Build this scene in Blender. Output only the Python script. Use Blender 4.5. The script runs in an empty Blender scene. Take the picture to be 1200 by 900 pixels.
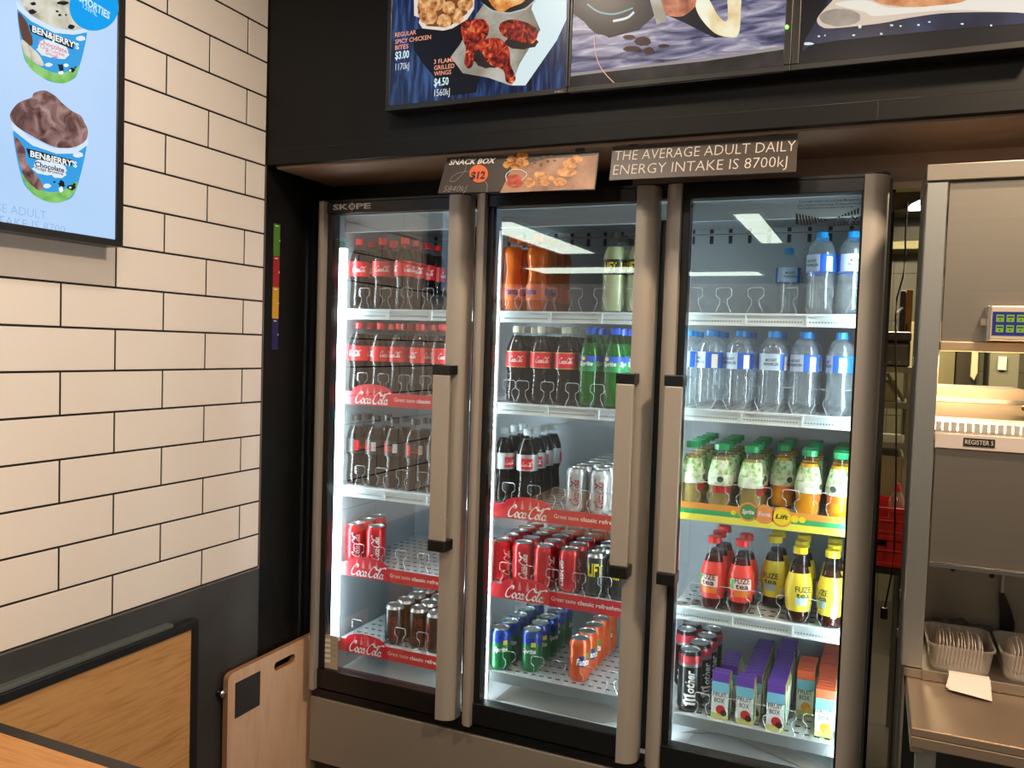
import bpy, bmesh, math, random
from mathutils import Vector, Matrix
# ------------------------------------------------------------------ camera
scene = bpy.context.scene
COL = scene.collection
FPX = 971.0
YAW, PITCH, ROLL = -0.4135, -0.0444, 0.0322
CAM = Vector((1.725, -2.2086, 1.5536))
FW = Vector((math.sin(YAW)*math.cos(PITCH), math.cos(YAW)*math.cos(PITCH), math.sin(PITCH)))
_r = Vector((math.cos(YAW), -math.sin(YAW), 0)); _u = _r.cross(FW)
RT = _r*math.cos(ROLL) + _u*math.sin(ROLL)
UP = -_r*math.sin(ROLL) + _u*math.cos(ROLL)
cd = bpy.data.cameras.new('camera'); cam = bpy.data.objects.new('camera', cd); COL.objects.link(cam)
cd.sensor_width = 36; cd.lens = FPX*36/1200; cd.clip_start = .02; cd.clip_end = 100
cam.matrix_world = Matrix(((RT.x, UP.x, -FW.x, CAM.x), (RT.y, UP.y, -FW.y, CAM.y), (RT.z, UP.z, -FW.z, CAM.z), (0, 0, 0, 1)))
scene.camera = cam
# ------------------------------------------------------------------ world, exposure
scene.view_settings.view_transform = 'Standard'; scene.view_settings.look = 'None'
scene.view_settings.gamma = 1.0; scene.view_settings.use_curve_mapping = False
scene.view_settings.exposure = 0.55
w = bpy.data.worlds.new('world'); scene.world = w; w.use_nodes = True
w.node_tree.nodes['Background'].inputs[0].default_value = (1.0, .86, .72, 1)
w.node_tree.nodes['Background'].inputs[1].default_value = 0.25
scene.cycles.transparent_max_bounces = 32
scene.cycles.max_bounces = 10
scene.cycles.sample_clamp_indirect = 8.0
LED_POWER, CEIL_POWER, SCREEN_POWER = 17.0, 4.5, .68

def area(name, loc, size, power, color, rot=(0, 0, 0), size_y=None):
    l = bpy.data.lights.new(name, 'AREA'); l.energy = power; l.color = color; l.size = size
    if size_y: l.shape = 'RECTANGLE'; l.size_y = size_y
    o = bpy.data.objects.new(name, l); o.location = loc; o.rotation_euler = rot; COL.objects.link(o); return o
# recessed downlights of the dining area (their lamps) over the customer side
DOWN = [(.75, -1.15), (1.6, -2.6), (2.35, -.95), (.8, -3.4), (2.6, -3.4)]
DOWN_POWER = 11.0
for _i, (_x, _y) in enumerate(DOWN):
    area('downlight_lamp', (_x, _y, 2.868), .16, DOWN_POWER*(3.2 if _i == 2 else 1), (1, .78, .56) if _i == 2 else (1, .84, .67))
# warm heat lamp in the serving hood, kitchen ceiling lamps
area('heat_lamp', (1.98, -.09, 1.566), .30, 15, (1, .68, .36), size_y=.06)
area('kitchen_lamp', (1.80, 1.9, 2.43), .5, 45, (1, .85, .55))
area('kitchen_lamp', (3.0, 1.8, 2.43), .5, 26, (1, .85, .55))

# ------------------------------------------------------------------ helpers
def ray(x, y): return FW + RT*((x-600)/FPX) - UP*((y-450)/FPX)
def on(x, y, ax, v):
    d = ray(x, y); i = 'xyz'.index(ax); return CAM + d*((v-CAM[i])/d[i])
def lin(c):
    c = c/255.0
    return c/12.92 if c <= .04045 else ((c+.055)/1.055)**2.4
def rgb(r, g, b): return (lin(r), lin(g), lin(b), 1.0)
MATS = {}
def mat(name, col=None, rough=.5, metal=0., emit=0., noise=0., nscale=20., spec=.5, coat=0., bump=0., bscale=60., stretch=None, trans=0., emcol=None):
    if name in MATS: return MATS[name]
    m = bpy.data.materials.new(name); m.use_nodes = True; nt = m.node_tree; b = nt.nodes['Principled BSDF']
    b.inputs['Roughness'].default_value = rough; b.inputs['Metallic'].default_value = metal
    b.inputs['Specular IOR Level'].default_value = spec; b.inputs['Coat Weight'].default_value = coat
    b.inputs['Base Color'].default_value = col
    if emit:
        b.inputs['Emission Color'].default_value = emcol or col; b.inputs['Emission Strength'].default_value = emit
    if noise or bump:
        tc = nt.nodes.new('ShaderNodeTexCoord'); mp = nt.nodes.new('ShaderNodeMapping')
        nt.links.new(tc.outputs['Object'], mp.inputs['Vector'])
        if stretch: mp.inputs['Scale'].default_value = stretch
    if noise:
        n = nt.nodes.new('ShaderNodeTexNoise'); n.inputs['Scale'].default_value = nscale; n.inputs['Detail'].default_value = 4
        nt.links.new(mp.outputs[0], n.inputs['Vector'])
        mx = nt.nodes.new('ShaderNodeMix'); mx.data_type = 'RGBA'
        mx.inputs[6].default_value = tuple(min(1, c*(1-noise)) for c in col[:3])+(1,); mx.inputs[7].default_value = tuple(min(1, c*(1+noise)) for c in col[:3])+(1,)
        nt.links.new(n.outputs['Fac'], mx.inputs[0]); nt.links.new(mx.outputs[2], b.inputs['Base Color'])
        if emit: nt.links.new(mx.outputs[2], b.inputs['Emission Color'])
    if bump:
        n2 = nt.nodes.new('ShaderNodeTexNoise'); n2.inputs['Scale'].default_value = bscale; nt.links.new(mp.outputs[0], n2.inputs['Vector'])
        bp = nt.nodes.new('ShaderNodeBump'); bp.inputs['Strength'].default_value = bump; bp.inputs['Distance'].default_value = .002
        nt.links.new(n2.outputs['Fac'], bp.inputs['Height']); nt.links.new(bp.outputs[0], b.inputs['Normal'])
    MATS[name] = m; return m
def ramp_mat(name, cols, scale=40., emit=0., rough=.5, detail=5., distort=0., stretch=None, metal=0.):
    """noise through a colour ramp: food pictures, wood, stone"""
    if name in MATS: return MATS[name]
    m = bpy.data.materials.new(name); m.use_nodes = True; nt = m.node_tree; b = nt.nodes['Principled BSDF']
    tc = nt.nodes.new('ShaderNodeTexCoord'); mp = nt.nodes.new('ShaderNodeMapping'); nt.links.new(tc.outputs['Object'], mp.inputs['Vector'])
    if stretch: mp.inputs['Scale'].default_value = stretch
    n = nt.nodes.new('ShaderNodeTexNoise'); n.inputs['Scale'].default_value = scale; n.inputs['Detail'].default_value = detail; n.inputs['Distortion'].default_value = distort
    nt.links.new(mp.outputs[0], n.inputs['Vector'])
    r = nt.nodes.new('ShaderNodeValToRGB'); nt.links.new(n.outputs['Fac'], r.inputs['Fac'])
    e = r.color_ramp.elements; k = len(cols)
    for i, c in enumerate(cols):
        p = .3 + .4*i/max(1, k-1)
        if i < 2: e[i].position = p; e[i].color = c
        else: q = e.new(p); q.color = c
    nt.links.new(r.outputs[0], b.inputs['Base Color']); b.inputs['Roughness'].default_value = rough; b.inputs['Metallic'].default_value = metal
    if emit:
        b.inputs['Base Color'].default_value = (0, 0, 0, 1); nt.links.remove(b.inputs['Base Color'].links[0])
        nt.links.new(r.outputs[0], b.inputs['Emission Color']); b.inputs['Emission Strength'].default_value = emit; b.inputs['Roughness'].default_value = .25
    MATS[name] = m; return m
def clear(name, tint=(1, 1, 1, 1), ior=1.45, rough=.02, gain=1.0, haze=0., hazecol=(1, 1, 1, 1)):
    """thin clear sheet: straight-through light plus a Fresnel mirror, optionally a little milky"""
    if name in MATS: return MATS[name]
    m = bpy.data.materials.new(name); m.use_nodes = True; nt = m.node_tree; nt.nodes.clear()
    out = nt.nodes.new('ShaderNodeOutputMaterial'); tr = nt.nodes.new('ShaderNodeBsdfTransparent'); tr.inputs[0].default_value = tint
    gl = nt.nodes.new('ShaderNodeBsdfGlossy'); gl.inputs['Roughness'].default_value = rough; gl.inputs['Color'].default_value = (1, 1, 1, 1)
    fr = nt.nodes.new('ShaderNodeFresnel'); fr.inputs['IOR'].default_value = ior
    mu = nt.nodes.new('ShaderNodeMath'); mu.operation = 'MULTIPLY'; mu.inputs[1].default_value = gain; mu.use_clamp = True
    geo = nt.nodes.new('ShaderNodeNewGeometry'); inv = nt.nodes.new('ShaderNodeMath'); inv.operation = 'SUBTRACT'; inv.inputs[0].default_value = 1.0
    nt.links.new(geo.outputs['Backfacing'], inv.inputs[1]); mu2 = nt.nodes.new('ShaderNodeMath'); mu2.operation = 'MULTIPLY'
    nt.links.new(fr.outputs[0], mu2.inputs[0]); nt.links.new(inv.outputs[0], mu2.inputs[1]); nt.links.new(mu2.outputs[0], mu.inputs[0])
    base = tr.outputs[0]
    if haze:
        df = nt.nodes.new('ShaderNodeBsdfDiffuse'); df.inputs[0].default_value = hazecol
        m0 = nt.nodes.new('ShaderNodeMixShader'); m0.inputs[0].default_value = haze
        nt.links.new(tr.outputs[0], m0.inputs[1]); nt.links.new(df.outputs[0], m0.inputs[2]); base = m0.outputs[0]
    mx = nt.nodes.new('ShaderNodeMixShader'); nt.links.new(mu.outputs[0], mx.inputs[0]); nt.links.new(base, mx.inputs[1]); nt.links.new(gl.outputs[0], mx.inputs[2])
    nt.links.new(mx.outputs[0], out.inputs[0]); MATS[name] = m; return m

class MB:
    def __init__(s): s.v = []; s.f = []; s.mi = []
    def add(s, vs, fs, mi=0):
        o = len(s.v); s.v += [tuple(p) for p in vs]; s.f += [tuple(i+o for i in f) for f in fs]; s.mi += [mi]*len(fs); return s
    def box(s, x0, x1, y0, y1, z0, z1, mi=0):
        return s.add([(x0, y0, z0), (x1, y0, z0), (x1, y1, z0), (x0, y1, z0), (x0, y0, z1), (x1, y0, z1), (x1, y1, z1), (x0, y1, z1)],
                     [(3, 2, 1, 0), (4, 5, 6, 7), (0, 1, 5, 4), (1, 2, 6, 5), (2, 3, 7, 6), (3, 0, 4, 7)], mi)
    def quad(s, a, b, c, d, mi=0): return s.add([a, b, c, d], [(0, 1, 2, 3)], mi)
    def prism(s, pts, off, mi=0):
        """polygon pts (3d) extruded by vector off"""
        n = len(pts); off = Vector(off); a = [Vector(p) for p in pts]; b = [p+off for p in a]
        return s.add(a+b, [tuple(range(n))[::-1], tuple(range(n, 2*n))]+[(i, (i+1) % n, n+(i+1) % n, n+i) for i in range(n)], mi)
    def lathe(s, prof, n=20, mi=0, cap0=True, cap1=True, cx=0, cy=0, a0=0., a1=2*math.pi):
        full = abs(a1-a0-2*math.pi) < 1e-6; k = n if full else n+1
        vs = [(cx+r*math.cos(a0+(a1-a0)*i/n), cy+r*math.sin(a0+(a1-a0)*i/n), z) for r, z in prof for i in range(k)]
        fs = []
        for j in range(len(prof)-1):
            for i in range(n if full else n):
                i2 = (i+1) % k if full else i+1
                fs.append((j*k+i, j*k+i2, (j+1)*k+i2, (j+1)*k+i))
        if full and cap0: fs.append(tuple(range(k))[::-1])
        if full and cap1: fs.append(tuple(range((len(prof)-1)*k, len(prof)*k)))
        return s.add(vs, fs, mi)
    def tube(s, pts, r, n=8, mi=0):
        P = [Vector(p) for p in pts]; rings = []
        for i, p in enumerate(P):
            d = (P[min(i+1, len(P)-1)]-P[max(i-1, 0)]).normalized(); a = d.cross(Vector((0, 0, 1)))
            if a.length < .05: a = d.cross(Vector((1, 0, 0)))
            a.normalize(); b = d.cross(a)
            rings += [p+a*(r*math.cos(2*math.pi*k/n))+b*(r*math.sin(2*math.pi*k/n)) for k in range(n)]
        fs = [(j*n+k, j*n+(k+1) % n, (j+1)*n+(k+1) % n, (j+1)*n+k) for j in range(len(P)-1) for k in range(n)]
        fs += [tuple(range(n))[::-1], tuple(range((len(P)-1)*n, len(P)*n))]
        return s.add(rings, fs, mi)
    def rod(s, a, b, r, n=8, mi=0): return s.tube([a, b], r, n, mi)
    def mesh(s, name):
        me = bpy.data.meshes.new(name); me.from_pydata(s.v, [], s.f); me.polygons.foreach_set('material_index', s.mi); me.update(); return me
def link(name, data, parent=None):
    o = bpy.data.objects.new(name, data); COL.objects.link(o)
    if parent is not None: o.parent = parent
    return o
def obj(name, mb, mats, parent=None, bevel=0, smooth=False, loc=None, seg=2):
    me = mb.mesh(name)
    for m in (mats if isinstance(mats, (list, tuple)) else [mats]): me.materials.append(m)
    if smooth:
        me.polygons.foreach_set('use_smooth', [True]*len(me.polygons))
        me.set_sharp_from_angle(angle=math.radians(40))
    o = link(name, me, parent)
    if loc is not None: o.location = loc
    if bevel:
        b = o.modifiers.new('bevel', 'BEVEL'); b.width = bevel; b.segments = seg; b.limit_method = 'ANGLE'
    return o
def tag(o, label, cat, group=None, kind=None):
    if label: o['label'] = label
    if cat: o['category'] = cat
    if group: o['group'] = group
    if kind: o['kind'] = kind
    return o
def struct(o, label=None, cat=None): o['kind'] = 'structure'; return tag(o, label, cat)
def thing(name, label, cat, loc=(0, 0, 0), rz=0, group=None):
    o = link(name, None); o.location = loc; o.rotation_euler = (0, 0, rz); o.empty_display_size = .02; return tag(o, label, cat, group)
def copy_tree(o, parent=None):
    c = o.copy(); COL.objects.link(c); c.parent = parent
    for ch in list(o.children): copy_tree(ch, c)
    return c
# ---- lettering
_TX = {}
def text2d(s, bold=0., shear=0., space=1.):
    key = (s, bold, shear, space)
    if key in _TX: return _TX[key]
    cu = bpy.data.curves.new('lettering', 'FONT'); cu.body = s; cu.size = 1; cu.resolution_u = 2; cu.offset = bold; cu.shear = shear; cu.space_character = space
    cu.fill_mode = 'FRONT'
    o = bpy.data.objects.new('lettering', cu); COL.objects.link(o)
    dg = bpy.context.evaluated_depsgraph_get(); me = bpy.data.meshes.new_from_object(o.evaluated_get(dg))
    vs = [(v.co.x, v.co.y) for v in me.vertices]; fs = [tuple(p.vertices) for p in me.polygons]
    bpy.data.objects.remove(o); bpy.data.curves.remove(cu); bpy.data.meshes.remove(me)
    _TX[key] = (vs, fs); return vs, fs
def bbox(tm):
    xs = [p[0] for p in tm[0]]; ys = [p[1] for p in tm[0]]; return min(xs), max(xs), min(ys), max(ys)
def put_flat(mb, tm, org, U, V, h=None, wid=None, mi=0, capunit=None):
    """org = lower-left; h in metres for the glyph box; width natural unless given"""
    x0, x1, y0, y1 = bbox(tm); y0 = min(y0, 0) if capunit is None else 0
    sy = h/(capunit or (y1-y0)) if h else wid/(x1-x0); sx = wid/(x1-x0) if wid else sy
    org, U, V = Vector(org), Vector(U), Vector(V)
    mb.add([org+U*((p[0]-x0)*sx)+V*((p[1]-y0)*sy) for p in tm[0]], tm[1], mi); return (x1-x0)*sx
def put_cyl(mb, tm, r, zc, phi, wid, h, vertical=False, mi=0):
    """wrap onto a cylinder of radius r about Z; phi = azimuth of the middle, 0 = towards -Y"""
    x0, x1, y0, y1 = bbox(tm); vs = []
    for px, py in tm[0]:
        a = ((px-x0)/(x1-x0)-.5)*wid; b = ((py-y0)/(y1-y0)-.5)*h
        if vertical: a, b = -b, a
        t = phi + a/r; rr = r(zc+b) if callable(r) else r
        vs.append((rr*math.sin(t), -rr*math.cos(t), zc+b))
    mb.add(vs, tm[1], mi)
def smooth_line(pts, k=5):
    out = []; P = [pts[0]]+list(pts)+[pts[-1]]
    for i in range(1, len(P)-2):
        for j in range(k):
            t = j/k; q = []
            for c in (0, 1):
                a, b, cc, d = P[i-1][c], P[i][c], P[i+1][c], P[i+2][c]
                q.append(.5*((2*b)+(-a+cc)*t+(2*a-5*b+4*cc-d)*t*t+(-a+3*b-3*cc+d)*t**3))
            out.append(tuple(q))
    out.append(pts[-1]); return out
def pen(strokes, wmax, wmin, nib=.9, shear=0., k=5):
    vs, fs = [], []
    for st in strokes:
        L = smooth_line(st, k); n = len(L); o = len(vs)
        for i, p in enumerate(L):
            a, b = L[max(0, i-1)], L[min(n-1, i+1)]; dx, dy = b[0]-a[0], b[1]-a[1]; l = math.hypot(dx, dy) or 1; ang = math.atan2(dy, dx)
            hw = .5*(wmin+(wmax-wmin)*abs(math.sin(ang-nib))); nx, ny = -dy/l*hw, dx/l*hw
            for q in ((p[0]+nx, p[1]+ny), (p[0]-nx, p[1]-ny)): vs.append((q[0]+shear*q[1], q[1]))
        fs += [(o+2*i, o+2*i+1, o+2*i+3, o+2*i+2) for i in range(n-1)]
    return vs, fs
def ell(cx, cy, rx, ry, n=9, a0=1.2): return [(cx+rx*math.cos(a0+2*math.pi*i/n), cy+ry*math.sin(a0+2*math.pi*i/n)) for i in range(n+1)]
def cola_script():
    C1 = [(1.25, 1.75), (1.2, 2.15), (.85, 2.3), (.35, 1.85), (.02, 1.05), (.1, .25), (.55, 0), (1.05, .25), (1.35, .65)]
    C2 = [(c[0]+4.35, c[1]) for c in C1[1:]]
    sw = [(5.55, 2.15), (6.0, 1.75), (6.7, 1.9), (7.6, 2.35), (8.1, 2.2)]
    c = [(2.85, .85), (2.6, 1.0), (2.25, .6), (2.35, .1), (2.65, 0), (3.0, .3)]
    a = lambda x: [ell(x, .5, .3, .48), [(x+.38, 1.0), (x+.3, .35), (x+.42, .02), (x+.7, .22)]]
    lo = [(6.35, .5), (6.75, 1.35), (6.85, 2.0), (6.65, 2.1), (6.55, 1.2), (6.55, .15), (6.8, .08), (7.0, .3)]
    st = [C1, ell(1.75, .5, .32, .5), c]+a(3.3)+[[(4.05, .55), (4.4, .6)], C2, sw, ell(6.0, .5, .3, .48), lo]+a(7.35)
    return pen(st, .34, .12, shear=.28)
SCRIPT = cola_script()
def vec(*p): return Vector(p)
# ------------------------------------------------------------------ common materials
m_black = mat('black_laminate', rgb(13, 13, 12), .5, noise=.12, nscale=8, spec=.25)
m_blackgloss = mat('black_plastic', rgb(16, 16, 17), .3)
m_grout = mat('black_grout', rgb(20, 15, 13), .8, noise=.2, nscale=90)
m_tile = mat('cream_tile', rgb(240, 231, 222), .3, noise=.02, nscale=3)
m_alu = mat('champagne_aluminium', rgb(182, 172, 160), .45, metal=.4, noise=.03, nscale=200, stretch=(1, 1, .02))
m_steel = mat('brushed_steel', rgb(162, 150, 136), .34, metal=.92, noise=.06, nscale=120, stretch=(.03, 1, 1), bump=.04, bscale=300)
m_steelv = mat('brushed_steel_upright', rgb(172, 170, 164), .38, metal=.9, noise=.05, nscale=120, stretch=(1, 1, .03))
m_darksteel = mat('blackened_steel', rgb(92, 90, 88), .42, metal=.7, noise=.35, nscale=5, bump=.1, bscale=9)
m_white = mat('white_plastic', rgb(236, 240, 242), .45)
m_chrome = mat('bright_steel', rgb(205, 203, 198), .2, metal=1.)
m_oak = ramp_mat('oak_veneer', [rgb(176, 124, 72), rgb(196, 144, 88), rgb(204, 154, 98), rgb(188, 136, 80)], 5, rough=.45, detail=8, distort=.6, stretch=(1, 1.2, 14))
m_oaktop = ramp_mat('oak_table_veneer', [rgb(178, 116, 58), rgb(194, 134, 76), rgb(202, 144, 84), rgb(186, 124, 66)], 7, rough=.38, detail=8, distort=.6, stretch=(1.2, 14, 1))
m_ply = ramp_mat('birch_plywood', [rgb(206, 166, 136), rgb(218, 182, 152), rgb(212, 172, 140)], 5, rough=.5, detail=6, distort=.3, stretch=(1, 5, .8))
m_plyedge = mat('plywood_edge', rgb(150, 105, 70), .6, noise=.3, nscale=40, stretch=(30, 1, 1))
m_screenoff = mat('screen_bezel', rgb(30, 29, 28), .35)
m_floor = mat('dark_floor_tile', rgb(58, 54, 50), .35, noise=.2, nscale=6)
m_ceil = mat('grey_ceiling', rgb(120, 112, 104), .8, noise=.05, nscale=4)
m_soffit = mat('taupe_soffit_panel', rgb(168, 142, 122), .4, metal=.2, noise=.08, nscale=20)
m_glow = mat('ceiling_lamp_diffuser', (1, .97, .90, 1), .5, emit=CEIL_POWER, emcol=(1, .93, .8, 1))
m_glowg = mat('linear_lamp_diffuser', (1, 1, .95, 1), .5, emit=CEIL_POWER, emcol=(.86, 1, .84, 1))

# ------------------------------------------------------------------ the setting
ZC = 2.9
struct(obj('floor', MB().box(-6, 6, -14, 4, -.05, 0), m_floor), 'dark tiled floor of the shop', 'floor')
struct(obj('ceiling', MB().box(-6, 6, -14, 4, ZC, ZC+.05), m_ceil), 'plain grey ceiling over the shop', 'ceiling')
# left wall: black backing, tiles above, dark steel below
H0, HP, C0, HT = 2.4888, .1025, -.276, .15
ZT = H0-16*HP                                   # foot of the tiling
wl = struct(obj('wall_left', MB().box(-.12, -.0014, -1.5, -.185, 0, ZC), m_grout), 'cream tiled side wall with black joints', 'wall')
tile_cache = {}
def tile_mesh(dy):
    k = round(dy, 4)
    if k not in tile_cache:
        b = MB(); h = HP-.0052; t = .0014; e = .0007
        b.add([(-t, 0, 0), (-t, dy, 0), (-t, dy, h), (-t, 0, h), (-e, 0, 0), (-e, dy, 0), (-e, dy, h), (-e, 0, h),
               (0, e, e), (0, dy-e, e), (0, dy-e, h-e), (0, e, h-e)],
              [(0, 1, 2, 3)[::-1]]+[(i, (i+1) % 4, 4+(i+1) % 4, 4+i) for i in range(4)]+[(4+i, 4+(i+1) % 4, 8+(i+1) % 4, 8+i) for i in range(4)]+[(8, 9, 10, 11)])
        me = b.mesh('tile'); me.materials.append(m_tile); tile_cache[k] = me
    return tile_cache[k]
YE, YS = -.188, -1.5
for k in range(-4, 16):
    z0 = H0-(k+1)*HP+.0026; c = C0 if k % 2 == 0 else C0-HT
    edges = [YE-.002]; y = c
    while y > YS: edges.append(y); y -= 2*HT
    edges.append(YS)
    for a, b_ in zip(edges[:-1], edges[1:]):
        o = link('tile', tile_mesh(a-b_-.0052), wl); o.location = (0, b_+.0026, z0)
tr = obj('trim_1', MB().box(-.0013, .0015, YE-.0015, YE+.001, ZT-.004, 2.08).box(-.0013, .0015, YS, YE, ZT-.0058, ZT-.002), mat('satin_tile_trim', rgb(170, 160, 150), .35, metal=.8)); struct(tr, 'thin satin metal edge of the tiling', 'trim')
struct(obj('wall_wainscot', MB().box(-.0013, .0, -1.5, YE+.004, 0, ZT-.006), m_darksteel), 'dark blackened steel sheet below the tiles', 'wall')
side = struct(obj('wall_recess', MB().box(-.12, .0, YE+.002, .74, 0, 2.9), m_black), 'black laminate side of the fridge recess', 'wall')
struct(obj('wall_back', MB().box(-.12, 1.755, .74, .80, 0, 2.9), m_black), 'black wall behind the drinks fridge', 'wall')
# bulkhead above the fridge with its soffit
bh = struct(obj('wall_bulkhead', MB().box(.0, 4.2, YE, .13, 2.081, ZC), m_black, bevel=.001), 'black bulkhead carrying the menu screens', 'wall')
obj('seam', MB().box(.0, 4.2, YE-.0006, YE+.001, 2.124, 2.1252).box(1.70, 1.7012, YE-.0006, YE+.001, 2.081, 2.124), m_blackgloss, bh)
obj('soffit', MB().box(.02, 4.2, YE+.025, .124, 2.074, 2.081), m_soffit, bh)
obj('fascia', MB().box(.0, 1.06, .124, .15, 2.0, 2.081), m_black, bh)  # same fascia, coloured black here for the dark it reflects
obj('fascia', MB().box(1.06, 4.2, .124, .15, 1.99, 2.081), m_soffit, bh)
# kitchen beyond
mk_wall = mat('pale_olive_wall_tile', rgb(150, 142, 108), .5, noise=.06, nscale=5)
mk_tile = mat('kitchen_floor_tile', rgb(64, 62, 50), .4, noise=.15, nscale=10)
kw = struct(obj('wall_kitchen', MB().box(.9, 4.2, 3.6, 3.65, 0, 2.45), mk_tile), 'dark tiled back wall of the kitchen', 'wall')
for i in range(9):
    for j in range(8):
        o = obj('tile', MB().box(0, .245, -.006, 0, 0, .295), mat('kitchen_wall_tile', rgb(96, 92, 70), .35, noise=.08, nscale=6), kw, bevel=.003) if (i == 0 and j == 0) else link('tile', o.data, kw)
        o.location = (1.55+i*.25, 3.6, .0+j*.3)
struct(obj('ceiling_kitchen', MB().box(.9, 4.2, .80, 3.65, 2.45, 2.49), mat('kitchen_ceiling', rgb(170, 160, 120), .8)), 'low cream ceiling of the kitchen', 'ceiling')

# ------------------------------------------------------------------ lamps on the ceiling
def lamp_panel(x0, x1, y0, y1, label, g, m):
    t = thing('ceiling_light', label, 'light', ((x0+x1)/2, (y0+y1)/2, ZC), 0, g); dx, dy = (x1-x0)/2, (y1-y0)/2
    obj('frame', MB().box(-dx-.03, dx+.03, -dy-.03, -dy, -.035, -.001).box(-dx-.03, dx+.03, dy, dy+.03, -.035, -.001).box(-dx-.03, -dx, -dy, dy, -.035, -.001).box(dx, dx+.03, -dy, dy, -.035, -.001), m_white, t)
    obj('diffuser', MB().box(-dx, dx, -dy, dy, -.03, -.001), m, t)
G = 'long ceiling lamps over the dining area'
for i, (x0, x1, y0, y1) in enumerate([(.42, .66, -7.9, -5.75), (-2.35, -1.85, -8.6, -5.75), (-1.25, -.05, -12.0, -11.3), (-3.7, -1.85, -11.4, -10.4), (2.6, 3.0, -8.5, -5.8)]):
    lamp_panel(x0, x1, y0, y1, ['long lamp reflected in right fridge door, nearest the middle', 'wide lamp reflected at top of middle fridge door', 'crosswise lamp mirrored low in right fridge door', 'crosswise lamp mirrored across middle fridge door', 'long lamp above the service side of the dining area'][i], G, m_glowg)
for i, (x, y) in enumerate(DOWN):
    t = thing('downlight', 'round recessed downlight, %s of five in the ceiling' % ['the one nearest the tiled wall', 'the one over the middle of the room', 'the one above the serving bench', 'the far one on the wall side', 'the far one on the serving side'][i], 'light', (x, y, ZC), 0, 'recessed downlights')
    obj('ring', MB().lathe([(.075, -.001), (.105, -.001), (.105, -.008), (.08, -.012), (.075, -.001)], 24, cap0=False, cap1=False), m_white, t, smooth=True)

# ------------------------------------------------------------------ flat prints drawn on planes
SMOOTH = {'picture_'+k for k in ('ice_cream', 'tub', 'grass', 'drip', 'cookie', 'wing', 'pastry', 'pastry_ring', 'roast', 'bun', 'wrap', 'wrap_light', 'plate')}
class Plane:
    def __init__(s, P0, N, U, V): s.P0, s.N, s.U, s.V = Vector(P0), Vector(N).normalized(), Vector(U).normalized(), Vector(V).normalized()
    def pt(s, x, y, layer=0):
        d = ray(x, y); t = (s.P0+s.N*(layer*.0005)-CAM).dot(s.N)/d.dot(s.N); return CAM+d*t
    def poly(s, name, pts, m, parent, layer=1, off=(0, 0), sc=1., mb=None):
        if name in SMOOTH: pts = (lambda q: q[10:10+5*len(pts)])(smooth_line(list(pts[-2:])+list(pts)+list(pts[:2]), 5))
        b = mb or MB(); b.add([s.pt(off[0]+p[0]*sc, off[1]+p[1]*sc, layer) for p in pts], [tuple(range(len(pts)))])
        return b if mb else obj(name, b, m, parent)
    def blobs(s, name, L, m, parent, layer=2, off=(0, 0), sc=1., jit=.12, n=18, seed=1):
        rnd = random.Random(seed)
        for (cx, cy, rx, ry) in L:
            b = MB()
            s.poly('', [(cx+rx*math.cos(2*math.pi*i/n)*(1+rnd.uniform(-jit, jit)), cy+ry*math.sin(2*math.pi*i/n)*(1+rnd.uniform(-jit, jit))) for i in range(n)], m, None, layer, off, sc, b); obj(name, b, m, parent)
    def text(s, lines, parent, m, layer=4, bold=0., shear=0., name='lettering', space=1.):
        """lines: (string, x, y, height in metres, optional width) with x,y = pixel of the lower-left of the baseline"""
        for L in lines:
            b = MB(); a_ = math.radians(L[6]) if len(L) > 6 else 0; U = s.U*math.cos(a_)+s.V*math.sin(a_); V = s.V*math.cos(a_)-s.U*math.sin(a_)
            put_flat(b, text2d(L[0], L[5] if len(L) > 5 else bold, shear, space), s.pt(L[1], L[2], layer), U, V, h=L[3], wid=(L[4] if len(L) > 4 else None), capunit=.7); obj(name, b, m, parent)
    def line(s, name, pts, wid, m, parent, layer=3):
        b = MB(); L = [s.pt(p[0], p[1], layer) for p in smooth_line(pts, 6)]
        for i in range(len(L)-1):
            d = (L[i+1]-L[i]).normalized().cross(s.N)*wid*.5; b.quad(L[i]+d, L[i+1]+d, L[i+1]-d, L[i]-d)
        return obj(name, b, m, parent)
def em(name, r, g, b, k=1.): return mat('screen_'+name, rgb(r, g, b), .3, emit=SCREEN_POWER*k, spec=.2) if False else screen_mat(name, rgb(r, g, b), k)
def screen_mat(name, col, k=1.):
    n = 'screen_'+name
    if n in MATS: return MATS[n]
    m = mat(n, (0.004, .004, .004, 1), .3, emit=SCREEN_POWER*k, emcol=col, spec=.25); return m
def er(name, cols, scale, stretch=None, distort=0., detail=5.): return ramp_mat('screen_'+name, cols, scale, emit=SCREEN_POWER, stretch=stretch, distort=distort, detail=detail)

# ---- three menu screens on the bulkhead
YTV = YE-.052
def menu_tv(label, x0, x1, sx0, sx1):
    t = thing('menu_screen', label, 'screen', (0, 0, 0), 0, 'menu screens on the bulkhead')
    z0, z1, s0, s1 = 2.192, 3.10, 2.206, 3.08
    z1 = ZC-.004; s1 = ZC-.02
    obj('bezel', MB().box(x0, x1, YTV, YE-.0005, z0, s0).box(x0, x1, YTV, YE-.0005, s1, z1).box(x0, sx0, YTV, YE-.0005, s0, s1).box(sx1, x1, YTV, YE-.0005, s0, s1), m_screenoff, t, bevel=.0015)
    return t, (sx0, sx1, s0, s1)
P1 = Plane((0, YTV+.003, 0), (0, -1, 0), (1, 0, 0), (0, 0, 1))
def backdrop(t, r, m): return obj('display', MB().box(r[0], r[1], YTV+.003, YTV+.02, r[2], r[3]), m, t)
X = lambda px: on(px, 60, 'y', YTV).x
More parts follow.
